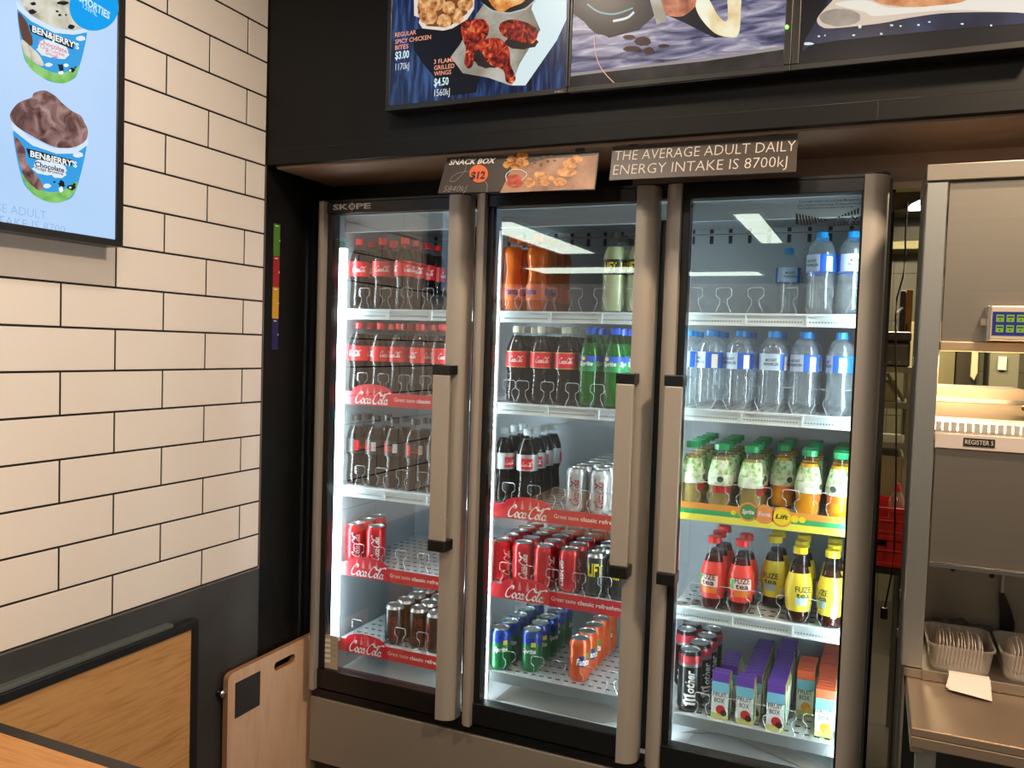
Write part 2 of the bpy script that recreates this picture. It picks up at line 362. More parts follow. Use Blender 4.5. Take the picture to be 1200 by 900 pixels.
e_blue = er('blue_boards', [rgb(8, 12, 30), rgb(22, 36, 74), rgb(58, 88, 140)], 9, (9, 1, 1), .4)
e_white = em('white', 244, 250, 250); e_salmon = em('salmon', 238, 160, 130); e_dark = em('dark', 10, 12, 22)
e_paper = em('paper', 214, 232, 236); e_tan = er('tan_paper', [rgb(96, 92, 84), rgb(150, 142, 128), rgb(190, 188, 178)], 10)
e_gold = er('fried_crumb', [rgb(120, 62, 26), rgb(206, 142, 82), rgb(240, 200, 150)], 60)
e_red = er('glazed_wing', [rgb(30, 8, 14), rgb(110, 24, 22), rgb(190, 60, 30), rgb(232, 150, 96)], 45, distort=1.2)
tv1, r1 = menu_tv('menu screen showing chicken bites and grilled wings', X(456)-.008, X(666.2), X(458), X(663))
backdrop(tv1, r1, e_blue); o1, s1 = (460, 0), .175
P1.poly('picture_shadow', [(140, 200), (520, 130), (700, 120), (640, 260), (560, 620), (380, 640), (200, 420), (140, 330)], e_dark, tv1, 1, o1, s1)
P1.poly('picture_paper', [(850, -200), (1165, -200), (1165, 130), (1100, 270), (890, 572), (790, 572), (640, 520), (470, 490), (390, 380), (450, 300), (560, 100), (700, -100)], e_tan, tv1, 2, o1, s1)
P1.poly('picture_paper', [(1000, -200), (1165, -200), (1165, 130), (1100, 270), (890, 572), (800, 572), (850, 430), (990, 200), (930, 60)], e_paper, tv1, 3, o1, s1)
P1.poly('picture_bucket', [(140, -250), (560, -250), (545, 60), (500, 130), (400, 190), (340, 205), (200, 190), (175, 150), (185, 120), (145, 105)], em('bucket', 226, 214, 200), tv1, 3, o1, s1)
P1.poly('picture_bucket_inside', [(175, -200), (530, -200), (500, 90), (390, 170), (320, 180), (230, 175), (170, 90)], em('bucket_inside', 120, 70, 36), tv1, 4, o1, s1)
P1.blobs('picture_chicken_bites', [(240, 105, 62, 62), (345, 140, 48, 46), (432, 108, 42, 52), (290, 20, 66, 50), (378, 52, 44, 42), (485, 25, 52, 48), (205, 30, 40, 50), (430, -40, 60, 40), (250, -60, 60, 50)], e_gold, tv1, 5, o1, s1, .1)
P1.poly('picture_plate', [(590, -60), (600, 10), (680, 70), (780, 82), (880, 55), (950, 0), (960, -60)], em('plate', 22, 20, 22), tv1, 4, o1, s1)
P1.poly('picture_plate_rim', [(590, 15), (670, 68), (780, 85), (890, 55), (950, 0), (960, 5), (895, 66), (780, 96), (665, 78)], em('rim', 176, 180, 180), tv1, 5, o1, s1)
P1.poly('picture_roast', [(640, -60), (655, 20), (700, 70), (745, 78), (790, 50), (880, 10), (890, -60)], er('roast', [rgb(150, 60, 24), rgb(226, 150, 70), rgb(250, 226, 170)], 30), tv1, 6, o1, s1)
P1.blobs('picture_wing_shadow', [(640, 400, 90, 60), (860, 280, 110, 50), (560, 300, 60, 120)], em('wing_shadow', 44, 34, 32), tv1, 4, o1, s1)
P1.poly('picture_wing', [(460, 170), (520, 130), (620, 135), (645, 210), (590, 310), (545, 360), (540, 430), (510, 460), (480, 420), (490, 330), (470, 260)], e_red, tv1, 5, o1, s1)
P1.poly('picture_wing', [(580, 320), (630, 260), (720, 260), (780, 330), (790, 430), (825, 520), (800, 560), (760, 545), (740, 470), (650, 430), (610, 370)], e_red, tv1, 6, o1, s1)
P1.poly('picture_wing', [(715, 165), (800, 130), (920, 160), (975, 215), (940, 290), (860, 280), (740, 240)], e_red, tv1, 6, o1, s1)
P1.text([('REGULAR', 463, 43.5, .0115, .066, .012), ('SPICY CHICKEN', 463, 51.5, .0115, .112, .012), ('BITES', 463, 58.5, .0115, .042, .012), ('3 FLAME', 508.5, 75, .0115, .062, .012), ('GRILLED', 508.5, 82.2, .0115, .062, .012), ('WINGS', 508.5, 89, .0115, .052, .012)], tv1, e_salmon, 7, .025)
P1.text([('$3.00', 463, 69.5, .02, .044), ('$4.50', 508.5, 101, .02, .044)], tv1, em('price', 214, 240, 246), 7, .02)
P1.text([('1170kJ', 463.5, 82.5, .0185, .042), ('1560kJ', 509, 113, .0185, .046)], tv1, e_white, 7, -.012)
obj('brand_lettering', (lambda b: (put_flat(b, text2d('NEC', .01), Vector((X(652), YTV-.0006, 2.195)), (1, 0, 0), (0, 0, 1), h=.005, wid=.024, capunit=.7), b)[1])(MB()), mat('silver_print', rgb(150, 148, 140), .4), tv1)
tv2, r2 = menu_tv('menu screen showing ringed pastry and chocolate drops', X(666.6), X(927), X(669.5), X(918.5))
e_frost = er('frosted_boards', [rgb(30, 32, 60), rgb(84, 84, 116), rgb(140, 136, 158), rgb(196, 190, 200)], 8, (1.2, 1, 7), .8)
backdrop(tv2, r2, e_frost); o2, s2 = (660, 0), .2333
P1.poly('picture_table_edge', [(37, 372), (350, 335), (720, 296), (1108, 236), (1108, 362), (700, 405), (37, 470)], er('table_edge', [rgb(12, 12, 14), rgb(30, 29, 30), rgb(48, 44, 42)], 20), tv2, 1, o2, s2)
P1.poly('picture_table_rim', [(37, 368), (350, 331), (720, 290), (1108, 230), (1108, 248), (720, 306), (350, 345), (37, 384)], em('table_rim', 150, 140, 140), tv2, 2, o2, s2)
P1.poly('picture_shade', [(37, 60), (120, 120), (230, 190), (380, 150), (480, 60), (600, 110), (760, 190), (880, 180), (760, 120), (720, 20), (700, -150), (37, -150)], em('shade2', 30, 26, 36), tv2, 1, o2, s2)
P1.blobs('picture_jar', [(235, 40, 150, 142)], em('jar', 26, 17, 15), tv2, 2, o2, s2, .02, 32)
P1.line('picture_jar_shine', [(660+x*s2, y*s2) for x, y in ((120, 20), (180, 60), (260, 70), (350, 40))], .004, em('shine', 110, 160, 168), tv2, 3)
P1.line('picture_jar_shine', [(660+x*s2, y*s2) for x, y in ((250, 106), (320, 90), (356, 60))], .006, em('shine_b', 210, 220, 230), tv2, 3)
P1.poly('picture_paper_twist', [(425, -40), (470, 125), (520, 108), (512, 60), (520, -40)], e_tan, tv2, 3, o2, s2)
P1.poly('picture_pastry', [(505, -60), (508, 60), (560, 84), (620, 72), (690, 0), (700, -60)], er('pastry', [rgb(110, 52, 38), rgb(186, 112, 82), rgb(222, 160, 120)], 30), tv2, 4, o2, s2)
P1.poly('picture_pastry_ring', [(665, 20), (690, 90), (760, 165), (830, 186), (880, 172), (892, 60), (890, -80), (826, -80), (826, 100), (780, 80), (740, 10), (700, -40)], er('pastry_ring', [rgb(222, 190, 130), rgb(244, 236, 200), rgb(236, 250, 240)], 16), tv2, 5, o2, s2)
P1.blobs('picture_chocolate_drops', [(400, 207, 42, 24), (345, 245, 44, 14), (432, 255, 26, 18), (330, 186, 32, 12), (505, 230, 30, 8)], em('chocolate', 66, 34, 30), tv2, 4, o2, s2)
P1.line('picture_thread', [(696.5, 41), (697, 55), (701, 73), (709, 86), (723, 100.5)], .0022, em('thread', 226, 170, 150), tv2, 5)
tv3, r3 = menu_tv('menu screen showing a bun on folded paper', X(927.4), X(1215), X(936.5), X(1206))
backdrop(tv3, r3, em('black', 13, 13, 20)); o3, s3 = (920, 0), .2333
P1.poly('picture_table', [(85, 260), (100, 200), (250, -60), (1300, -60), (1300, 110), (800, 150), (440, 185), (250, 205), (130, 225)], er('night_boards', [rgb(12, 16, 34), rgb(26, 34, 62), rgb(48, 58, 92)], 12), tv3, 1, o3, s3)
P1.poly('picture_wrap', [(160, 100), (185, 60), (240, 0), (280, -60), (1300, -60), (1300, 75), (1150, 62), (830, 64), (620, 90), (480, 117), (240, 142), (180, 132)], em('wrap', 214, 196, 178), tv3, 2, o3, s3)
P1.blobs('picture_wrap_fold', [(275, 88, 105, 44)], er('wrap_fold', [rgb(120, 108, 98), rgb(158, 146, 134), rgb(188, 176, 164)], 14), tv3, 3, o3, s3, .03, 28)
P1.poly('picture_wrap_light', [(250, 20), (400, 0), (560, 40), (900, 0), (1300, -30), (1300, 60), (830, 50), (470, 80), (400, 60)], em('wrap_light', 232, 226, 214), tv3, 3, o3, s3)
P1.poly('picture_bun', [(420, -60), (450, 5), (540, 28), (640, 36), (760, 28), (900, 6), (960, -60)], er('bun', [rgb(176, 104, 62), rgb(210, 140, 92), rgb(226, 166, 120)], 40), tv3, 4, o3, s3)
P1.blobs('picture_crumbs', [(170, 182, 7, 5), (200, 178, 5, 4), (345, 177, 8, 5), (375, 133, 9, 9), (535, 127, 10, 5), (580, 131, 6, 4), (670, 125, 7, 5), (725, 110, 8, 4), (890, 120, 9, 5), (1035, 128, 7, 5), (483, 170, 7, 5), (120, 220, 25, 8)], e_paper, tv3, 4, o3, s3, .2, 8)
b = MB(); b.lathe([(.004, 0), (.004, .006), (.002, .008)], 10); 
for t_, px, py in ((tv2, 922.5, 33),):
    o = obj('power_light', b, mat('green_led', (.2, 1, .1, 1), .4, emit=1.4, emcol=(.25, 1, .1, 1)), t_); o.location = P1.pt(px, py, -2)+Vector((0, -.004, 0)); o.rotation_euler = (math.pi/2, 0, 0)

# ---- ice cream screen on the tiled wall
XT = .062
it = thing('ice_cream_screen', 'upright screen advertising two tubs of ice cream, on tiled wall', 'screen')
ty0, ty1, tz0, tz1 = -1.36, -.760, 1.762, 2.80
sy1, sz0 = -.781, 1.778
obj('bezel', MB().box(.004, XT, ty0, ty1, tz0, sz0).box(.004, XT, ty0, ty1, tz1-.016, tz1).box(.004, XT, ty0, ty0+.02, sz0, tz1-.016).box(.004, XT, sy1, ty1, sz0, tz1-.016), m_screenoff, it, bevel=.0015)
obj('display', MB().box(.01, XT-.003, ty0+.02, sy1, sz0, tz1-.016), er('pale_blue', [rgb(176, 210, 248), rgb(186, 216, 252), rgb(196, 222, 254)], 1.4), it)
P2 = Plane((XT-.003, 0, 0), (1, 0, 0), (0, 1, 0), (0, 0, 1))
e_cup = em('tub_blue', 52, 160, 228); e_grass = er('tub_grass', [rgb(90, 160, 76), rgb(130, 196, 104), rgb(160, 214, 130)], 30); e_lip = em('tub_lip', 214, 232, 250)
e_choc = er('chocolate_ice_cream', [rgb(48, 28, 30), rgb(104, 72, 70), rgb(146, 112, 108), rgb(178, 148, 142)], 26, distort=1.)
e_cream = er('cream_ice_cream', [rgb(150, 140, 120), rgb(206, 202, 184), rgb(232, 234, 222)], 22, distort=.6); e_ink = em('ink', 22, 24, 30); e_cloud = em('cloud', 226, 236, 250)
a, k = (0, 0), .1444
P2.poly('picture_tub', [(142, 60), (250, 165), (440, 260), (600, 275), (706, 250), (640, 560), (590, 645), (480, 675), (360, 640), (230, 530), (180, 400)], e_cup, it, 1, a, k)
P2.poly('picture_grass', [(185, 400), (260, 490), (360, 560), (480, 595), (600, 560), (642, 530), (620, 605), (560, 662), (470, 675), (330, 622), (230, 530)], e_grass, it, 2, a, k)
P2.poly('picture_cookie', [(148, 100), (215, 175), (240, 250), (262, 300), (260, 370), (200, 345), (165, 250)], em('cookie', 96, 66, 52), it, 2, a, k)
P2.poly('picture_drip', [(175, 320), (250, 380), (320, 450), (355, 530), (300, 520), (200, 430)], e_cream, it, 3, a, k)
P2.poly('picture_lip', [(134, 10), (250, 125), (450, 230), (600, 250), (712, 215), (706, 262), (600, 282), (440, 266), (250, 170), (140, 72)], e_lip, it, 3, a, k)
P2.poly('picture_ice_cream', [(150, -120), (560, -120), (650, 130), (706, 212), (600, 244), (450, 222), (300, 150), (200, 66)], e_cream, it, 4, a, k)
P2.blobs('picture_chocolate_chips', [(270, 30, 26, 14), (260, 95, 34, 22), (510, 25, 44, 16), (580, 218, 30, 20), (487, 122, 14, 10), (535, 120, 8, 8), (465, 92, 12, 10)], e_ink, it, 5, a, k, .25, 9)
P2.blobs('picture_cloud', [(430, 400, 125, 70), (370, 370, 60, 50), (500, 430, 60, 50), (395, 525, 32, 16), (655, 312, 40, 20)], e_cloud, it, 2, a, k)
P2.poly('picture_banner', [(235, 198), (606, 345), (590, 402), (250, 262)], e_ink, it, 4, a, k)
P2.text([("BEN&JERRY'S", 262*k, 256*k, .0125, .112, .03)], it, e_white, 6)
P2.text([('Chocolate', 312*k, 348*k, .010, .068, .015), ('Chip Cookie', 325*k, 388*k, .0085, .058, .008), ('Dough', 372*k, 440*k, .0085, .030, .008)], it, em('orange_ink', 222, 120, 104), 6)
P2.blobs('picture_cow', [(497, 552, 22, 30), (478, 528, 12, 8), (585, 568, 22, 18), (615, 545, 10, 8)], e_ink, it, 4, a, k, .3, 9)
P2.blobs('picture_cow_spots', [(495, 590, 24, 14), (535, 530, 22, 16), (570, 572, 8, 10)], e_white, it, 5, a, k, .2, 9)
P2.blobs('picture_disc', [(762, 58, 200, 192)], em('disc_blue', 2, 160, 240), it, 5, a, k, 0, 40)
P2.text([('SHORTIES', 92, 0, .017, .082, .03, -9), ('120ML', 97, 9, .010, .038, 0, -9)], it, em('disc_ink', 200, 236, 252), 7)
a, k = (0, 90), .2222
P2.poly('picture_tub', [(70, 270), (170, 355), (300, 400), (400, 398), (458, 355), (400, 600), (340, 655), (260, 661), (165, 610), (110, 520)], e_cup, it, 1, a, k)
P2.poly('picture_grass', [(106, 505), (160, 560), (250, 606), (330, 598), (405, 552), (395, 606), (340, 655), (260, 661), (165, 612)], e_grass, it, 2, a, k)
P2.poly('picture_drip', [(76, 318), (130, 380), (140, 450), (200, 530), (228, 575), (222, 596), (190, 592), (120, 510)], e_choc, it, 3, a, k)
P2.poly('picture_lip', [(60, 232), (150, 318), (280, 376), (400, 378), (466, 325), (464, 358), (400, 405), (300, 406), (170, 362), (70, 282)], e_lip, it, 3, a, k)
P2.poly('picture_ice_cream', [(52, 205), (75, 160), (110, 130), (165, 110), (180, 85), (235, 72), (290, 100), (330, 140), (380, 180), (425, 205), (445, 240), (464, 285), (450, 338), (400, 368), (340, 376), (270, 364), (150, 302), (75, 250)], e_choc, it, 4, a, k)
P2.blobs('picture_cloud', [(265, 485, 90, 36), (220, 460, 40, 26), (310, 510, 40, 24), (248, 575, 22, 12), (412, 412, 28, 14)], e_cloud, it, 2, a, k)
P2.poly('picture_banner', [(138, 376), (388, 440), (376, 472), (154, 426)], e_ink, it, 4, a, k)
P2.text([("BEN&JERRY'S", 160*k, 90+420*k, .0125, .112, .03)], it, e_white, 6)
P2.text([('Chocolate', 184*k, 90+470*k, .0105, .070, .025), ('Fudge Brownie', 187*k, 90+487*k, .0065, .066, .01)], it, e_ink, 6)
P2.blobs('picture_cow', [(326, 568, 18, 18), (322, 552, 10, 8), (376, 584, 20, 14), (392, 568, 8, 8), (288, 555, 7, 5)], e_ink, it, 4, a, k, .3, 9)
P2.blobs('picture_cow_spots', [(322, 594, 12, 16), (370, 584, 7, 6)], e_white, it, 5, a, k, .2, 9)
e_pale = em('pale_ink', 148, 182, 226)
P2.text([('SE ADULT', -4, 247.5, .018, .110), ('TAKE IS 8700', -3, 262, .018, .155)], it, e_pale, 2, -.01)

# ------------------------------------------------------------------ coloured magnet strip on the black recess panel
ms = thing('magnet_strip', 'narrow four-colour strip stuck on black side panel', 'sign')
zz = [1.912, 1.812, 1.716, 1.618, 1.521]
for i, c in enumerate([(78, 128, 44), (160, 34, 36), (214, 160, 40), (36, 30, 92)]):
    seg = obj('segment', MB().box(0, .0025, -.149, -.121, zz[i+1]+.001, zz[i]), mat('strip_colour_%d' % i, rgb(*c), .4), ms, bevel=.0005)
    obj('arrow', MB().prism([(.0026, -.121, (zz[i]+zz[i+1])/2+.004), (.0026, -.126, (zz[i]+zz[i+1])/2), (.0026, -.121, (zz[i]+zz[i+1])/2-.004)], (.0003, 0, 0)), m_white, seg); obj('printed_mark', MB().box(.0026, .003, -.144, -.130, zz[i]-.008, zz[i]-.005), m_white, seg)

# ------------------------------------------------------------------ oak panel on the wall, oak table, plywood board
op = thing('oak_wall_panel', 'oak panel in black frame fixed below the tiles', 'panel')
px1, zt = .034, .770; ya, yb = -1.75, -.468
obj('frame', MB().box(.0005, px1, ya, yb, zt-.022, zt).box(.0005, px1, yb-.022, yb, .06, zt-.022).box(.0005, px1, ya, ya+.022, .06, zt-.022).box(.0005, px1, ya+.022, yb-.022, .06, .082), mat('black_steel_frame', rgb(34, 34, 35), .45, metal=.3), op, bevel=.002)
for i, (z0, z1) in enumerate(((.082, .40), (.40, .582), (.582, zt-.022))):
    obj('board', MB().box(.0005, px1-.006, ya+.022, yb-.022, z0+.0006, z1-.0006), m_oak, op, bevel=.001)
lg = obj('lit_top_strip', MB().box(.0005, .026, ya, -.552, zt+.0005, zt+.010), mat('lit_frame_top_grey', rgb(120, 124, 122), .4, metal=.6), op, bevel=.001)  # added grey strip: light on the frame's top face put into colour
tb = thing('oak_table', 'oak table with dark steel rim in near corner', 'table', (.40, -1.45, 0))
X0, X1, Y0, Y1, Z = -.36, .50, -.75, .355, .75
obj('tabletop', MB().box(X0+.014, X1-.014, Y0+.014, Y1-.028, Z-.03, Z), m_oaktop, tb)
obj('rim', MB().box(X0, X1, Y1-.028, Y1, Z-.032, Z+.0005).box(X0, X1, Y0, Y0+.014, Z-.032, Z+.0005).box(X0, X0+.014, Y0+.014, Y1-.028, Z-.032, Z+.0005).box(X1-.014, X1, Y0+.014, Y1-.028, Z-.032, Z+.0005), mat('table_steel_rim', rgb(60, 56, 54), .4, metal=.5), tb, bevel=.001)
for sx in (X0+.06, X1-.06):
    for sy in (Y0+.06, Y1-.06): obj('leg', MB().box(sx-.02, sx+.02, sy-.02, sy+.02, 0, Z-.03), m_blackgloss, tb, bevel=.002)
# plywood board with a hand slot, standing between the wall and the fridge
def rrect(w0, w1, h0, h1, r, n=6):
    P = []
    for cx, cy, a0 in ((w1-r, h1-r, 0), (w0+r, h1-r, 90), (w0+r, h0+r, 180), (w1-r, h0+r, 270)):
        P += [(cx+r*math.cos(math.radians(a0+90*i/n)), cy+r*math.sin(math.radians(a0+90*i/n))) for i in range(n+1)]
    return P
pb = thing('plywood_board', 'birch plywood board with hand slot standing beside the fridge', 'board', (.012, 0, 0))
outer = rrect(-.346, .10, 0, .567, .022); hole = rrect(-.142, -.040, .505, .533, .0138)
bm = bmesh.new()
vo = [bm.verts.new((0, p[0], p[1])) for p in outer]; vh = [bm.verts.new((0, p[0], p[1])) for p in hole]
eo = [bm.edges.new((vo[i], vo[(i+1) % len(vo)])) for i in range(len(vo))]+[bm.edges.new((vh[i], vh[(i+1) % len(vh)])) for i in range(len(vh))]
bmesh.ops.triangle_fill(bm, use_beauty=True, edges=eo)
g = bmesh.ops.extrude_face_region(bm, geom=list(bm.faces)); bmesh.ops.translate(bm, verts=[v for v in g['geom'] if isinstance(v, bmesh.types.BMVert)], vec=(.018, 0, 0))
bmesh.ops.recalc_face_normals(bm, faces=bm.faces)
me = bpy.data.meshes.new('board_panel'); bm.to_mesh(me); bm.free(); me.materials.append(m_ply); me.materials.append(m_plyedge)
for f in me.polygons: f.material_index = 0 if abs(f.normal.x) > .7 else 1
link('board_panel', me, pb)
obj('square_patch', MB().box(.0181, .0188, -.316, -.207, .424, .532), mat('charcoal_patch', rgb(48, 47, 48), .6), pb)
kn = thing('wall_knob', 'small bright steel knob on dark steel sheet', 'knob', (0, -.352, .512))
obj('base', MB().add(*(lambda q: (q.v, q.f))(MB().lathe([(.012, 0), (.012, .003), (.006, .006)], 14))), m_blackgloss, kn, smooth=True).rotation_euler = (0, math.pi/2, 0)
obj('knob', MB().lathe([(.005, .006), (.006, .010), (.011, .014), (.012, .019), (.009, .024), (.004, .026)], 16), m_chrome, kn, smooth=True).rotation_euler = (0, math.pi/2, 0)

# ------------------------------------------------------------------ hanging signs
def sign(name, label, c, m, thick=.004):
    t = thing(name, label, 'sign', (0, 0, 0), 0, 'signs hanging below the bulkhead')
    C = [on(*c[0], 'y', -.158), on(*c[1], 'y', -.158), on(*c[2], 'y', -.188), on(*c[3], 'y', -.188)]   # TL TR BR BL
    U = (C[2]-C[3]).normalized(); V = (C[0]-C[3]); V = (V-U*V.dot(U)).normalized(); N = U.cross(V)
    if N.y > 0: N = -N
    C = [p-N*(p-C[3]).dot(N) for p in C]
    obj('board', MB().prism(C, -N*thick), m, t)
    top = (C[0]+C[1])/2
    for q in (.12, .88):
        p = C[0].lerp(C[1], q)-N*.003; obj('clip', MB().box(p.x-.012, p.x+.012, p.y-.002, p.y+.004, p.z-.012, 2.0738), m_blackgloss, t)
    return t, Plane(C[3], N, U, V)
m_signdark = mat('charcoal_sign', rgb(66, 58, 52), .42, noise=.1, nscale=12)
sg, PS = sign('snack_box_sign', 'printed snack box sign with food picture and price', ((524, 185), (702, 177), (697, 222), (513, 226)), m_signdark)
w_pr = mat('print_white', rgb(226, 220, 212), .5); g_pr = mat('print_grey', rgb(150, 142, 134), .5)
PS.poly('picture_tray', [(586, 226), (600, 196), (640, 186), (700, 182), (696, 221)], ramp_mat('print_tray', [rgb(120, 86, 66), rgb(166, 126, 100), rgb(186, 146, 118)], 18), sg, 1)
PS.blobs('picture_potato_bites', [(600, 187, 6, 5), (612, 182, 7, 5), (606, 191, 8, 5), (594, 193, 5, 4), (615, 191, 5, 4), (604, 196, 6, 4)], ramp_mat('print_bites', [rgb(140, 84, 34), rgb(196, 130, 62), rgb(216, 160, 92)], 60), sg, 2)
PS.blobs('picture_relish', [(603, 212, 10, 8)], ramp_mat('print_relish', [rgb(140, 46, 30), rgb(186, 72, 48), rgb(206, 100, 72)], 90), sg, 3)
PS.line('picture_bowl_rim', [(594, 212), (593, 205), (600, 199), (610, 199), (617, 203), (615, 208), (611, 211)], .0022, w_pr, sg, 4)
PS.blobs('picture_nuggets', [(633, 206, 8, 6), (621, 214, 6, 6), (637, 214, 7, 4), (656, 213, 8, 5), (668, 192, 9, 6), (663, 202, 12, 5), (676, 187, 7, 5), (645, 209, 5, 3)], ramp_mat('print_nuggets', [rgb(150, 92, 56), rgb(206, 144, 88), rgb(226, 178, 122)], 70), sg, 2)
PS.blobs('picture_sprinkle', [(630, 187, 3, 2), (637, 184, 3, 2), (642, 189, 2, 2), (646, 183, 2, 2), (634, 193, 2, 2), (650, 188, 2, 1), (627, 191, 2, 1)], mat('print_crumb', rgb(104, 80, 64), .6), sg, 2, n=7)
PS.line('picture_swirl', [(546.5, 182), (546, 195), (543, 203), (533, 212), (528, 212), (530, 207), (540, 202), (552, 201)], .0014, g_pr, sg, 2)
PS.line('picture_swirl', [(567, 211), (571, 217), (570, 226)], .0014, g_pr, sg, 2)
PS.blobs('price_disc', [(561, 203.5, 11, 10.6)], mat('print_orange', rgb(222, 104, 54), .5), sg, 3, jit=0, n=28)
PS.text([('$12', 551, 209.5, .021, .043, .03)], sg, mat('print_ink', rgb(40, 28, 24), .5), 5)
PS.text([('SNACK BOX', 526, 193.2, .0155, .142, .03)], sg, w_pr, 4, shear=.2)
PS.text([('5840kJ', 519, 225, .0185, .072)], sg, g_pr, 4, -.014, shear=.2)
sg2, PS2 = sign('energy_intake_sign', 'charcoal sign about average adult daily energy intake', ((718, 172), (935, 156), (933, 201), (714, 211)), mat('brown_charcoal_sign', rgb(70, 62, 56), .42, noise=.15, nscale=8))
PS2.text([('THE AVERAGE ADULT DAILY', 719.5, 188.5, .0285, .436), ('ENERGY INTAKE IS 8700kJ', 718, 205, .0285, .418)], sg2, mat('print_pale', rgb(204, 194, 184), .5), 2, -.012)
# ------------------------------------------------------------------ the three-door drinks fridge
m_liner = mat('grey_fridge_liner', rgb(160, 168, 173), .45, noise=.03, nscale=6)
m_case = mat('charcoal_fridge_case', rgb(40, 39, 38), .5)
m_kick = mat('taupe_kick_panel', rgb(146, 136, 124), .45, metal=.3, noise=.04, nscale=30)
m_shelf = mat('pale_shelf_steel', rgb(200, 205, 206), .4, metal=.2)
m_rail = mat('white_shelf_rail', rgb(214, 224, 228), .35)
m_slot = mat('dark_slot', rgb(26, 28, 30), .7)
m_led = mat('fridge_led_tube', (1, 1, 1, 1), .4, emit=LED_POWER, emcol=(.86, .96, 1, 1))
m_ledb = mat('led_holder', rgb(150, 196, 196), .35)
m_glass = clear('door_glass', (.95, .97, .97, 1), 1.5, .0, 2.8)
m_clear = clear('clear_divider', (.97, .98, .98, 1), 1.45, .03, 1.0)
fr = thing('drinks_fridge', 'three-door glass drinks fridge with champagne metal door edges', 'fridge')
FX0, FX1, YB = .045, 1.741, .70
obj('case', MB().box(FX0, FX0+.03, .062, YB, .0, 2.0).box(FX1-.03, FX1, .062, YB, .0, 2.0).box(FX0+.03, FX1-.03, .062, YB, 1.975, 2.0).box(FX0+.03, FX1-.03, YB-.03, YB, 0, 1.975).box(FX0+.03, FX1-.03, .062, YB-.03, .0, .415), m_case, fr)
obj('liner', MB().box(FX0+.03, FX0+.034, .075, .63, .42, 1.975).box(FX1-.034, FX1-.03, .075, .63, .42, 1.975).box(FX0+.034, FX1-.034, .626, .63, .42, 1.975).box(FX0+.034, FX1-.034, .075, .626, 1.971, 1.975), m_liner, fr)
obj('cabinet_floor', MB().box(FX0+.034, FX1-.034, .062, .626, .415, .426), m_white, fr)
obj('canopy', MB().box(FX0+.034, FX1-.034, .11, .125, 1.918, 1.971), mat('grey_canopy', rgb(176, 184, 188), .4), fr)
b = MB()
for i in range(26):
    xx = .66-.52+i*.0622
    if xx < FX1-.06:
        b.box(xx-.006, xx+.006, .6245, .6259, 1.922, 1.948).box(xx-.006, xx+.006, .6245, .6259, 1.957, 1.970)
b.box(FX0+.036, FX1-.036, .6245, .6259, 1.9525, 1.954)
obj('vent_slots', b, m_slot, fr)
obj('kick_panel', MB().box(FX0+.005, FX1-.005, .018, .061, .155, .372), m_kick, fr, bevel=.003)
obj('plinth', MB().box(FX0+.03, FX1-.03, .05, .0615, .0, .154), m_blackgloss, fr)
obj('hinge_rail', MB().box(FX0+.01, FX1-.01, .022, .061, .376, .40), m_blackgloss, fr); obj('top_rail', MB().box(FX0+.01, FX1-.01, .02, .0615, 2.0005, 2.008), m_blackgloss, fr)
for cx in (.6085, 1.1765):
    obj('mullion', MB().box(cx-.02, cx+.02, .063, .078, .427, 1.917), m_blackgloss, fr, bevel=.003)
# lamps
def led(x0, x1, y0, y1, z0=.56, z1=1.86, hold=None):
    hx0, hx1, hy0, hy1 = hold
    o = obj('led_lamp', MB().box(hx0, hx1, hy0, hy1, z0-.018, z1+.04).box(x0, x1, y0-.001, y1, z1, z1+.02).box(x0, x1, y0-.001, y1, z0-.015, z0), m_ledb, fr)
    obj('led_tube', MB().lathe([((x1-x0)/2, z0), ((x1-x0)/2, z1)], 14, cx=(x0+x1)/2, cy=(y0+y1)/2), m_led, o, smooth=True)
led(.0825, .1085, .072, .098, hold=(.0795, .082, .067, .115)); led(1.671, 1.693, .072, .094, .46, 1.87, hold=(1.6935, 1.7065, .065, .110))
for cx in (.6085, 1.1765):
    led(cx-.017, cx-.003, .0802, .094, .45, 1.86, (cx-.018, cx-.001, .0782, .0792)); led(cx+.003, cx+.017, .0802, .094, .45, 1.86, (cx+.001, cx+.018, .0782, .0792))
# slotted uprights that carry the shelves
for xs in (.640, 1.225):
    o = obj('shelf_upright', MB().box(xs-.011, xs+.011, .121, .133, .43, 1.91), m_white, fr); bb = MB()
    z = .46
    while z < 1.88: bb.box(xs-.0035, xs+.0035, .1198, .1208, z, z+.011); z += .0225
    obj('slots', bb, m_slot, o)
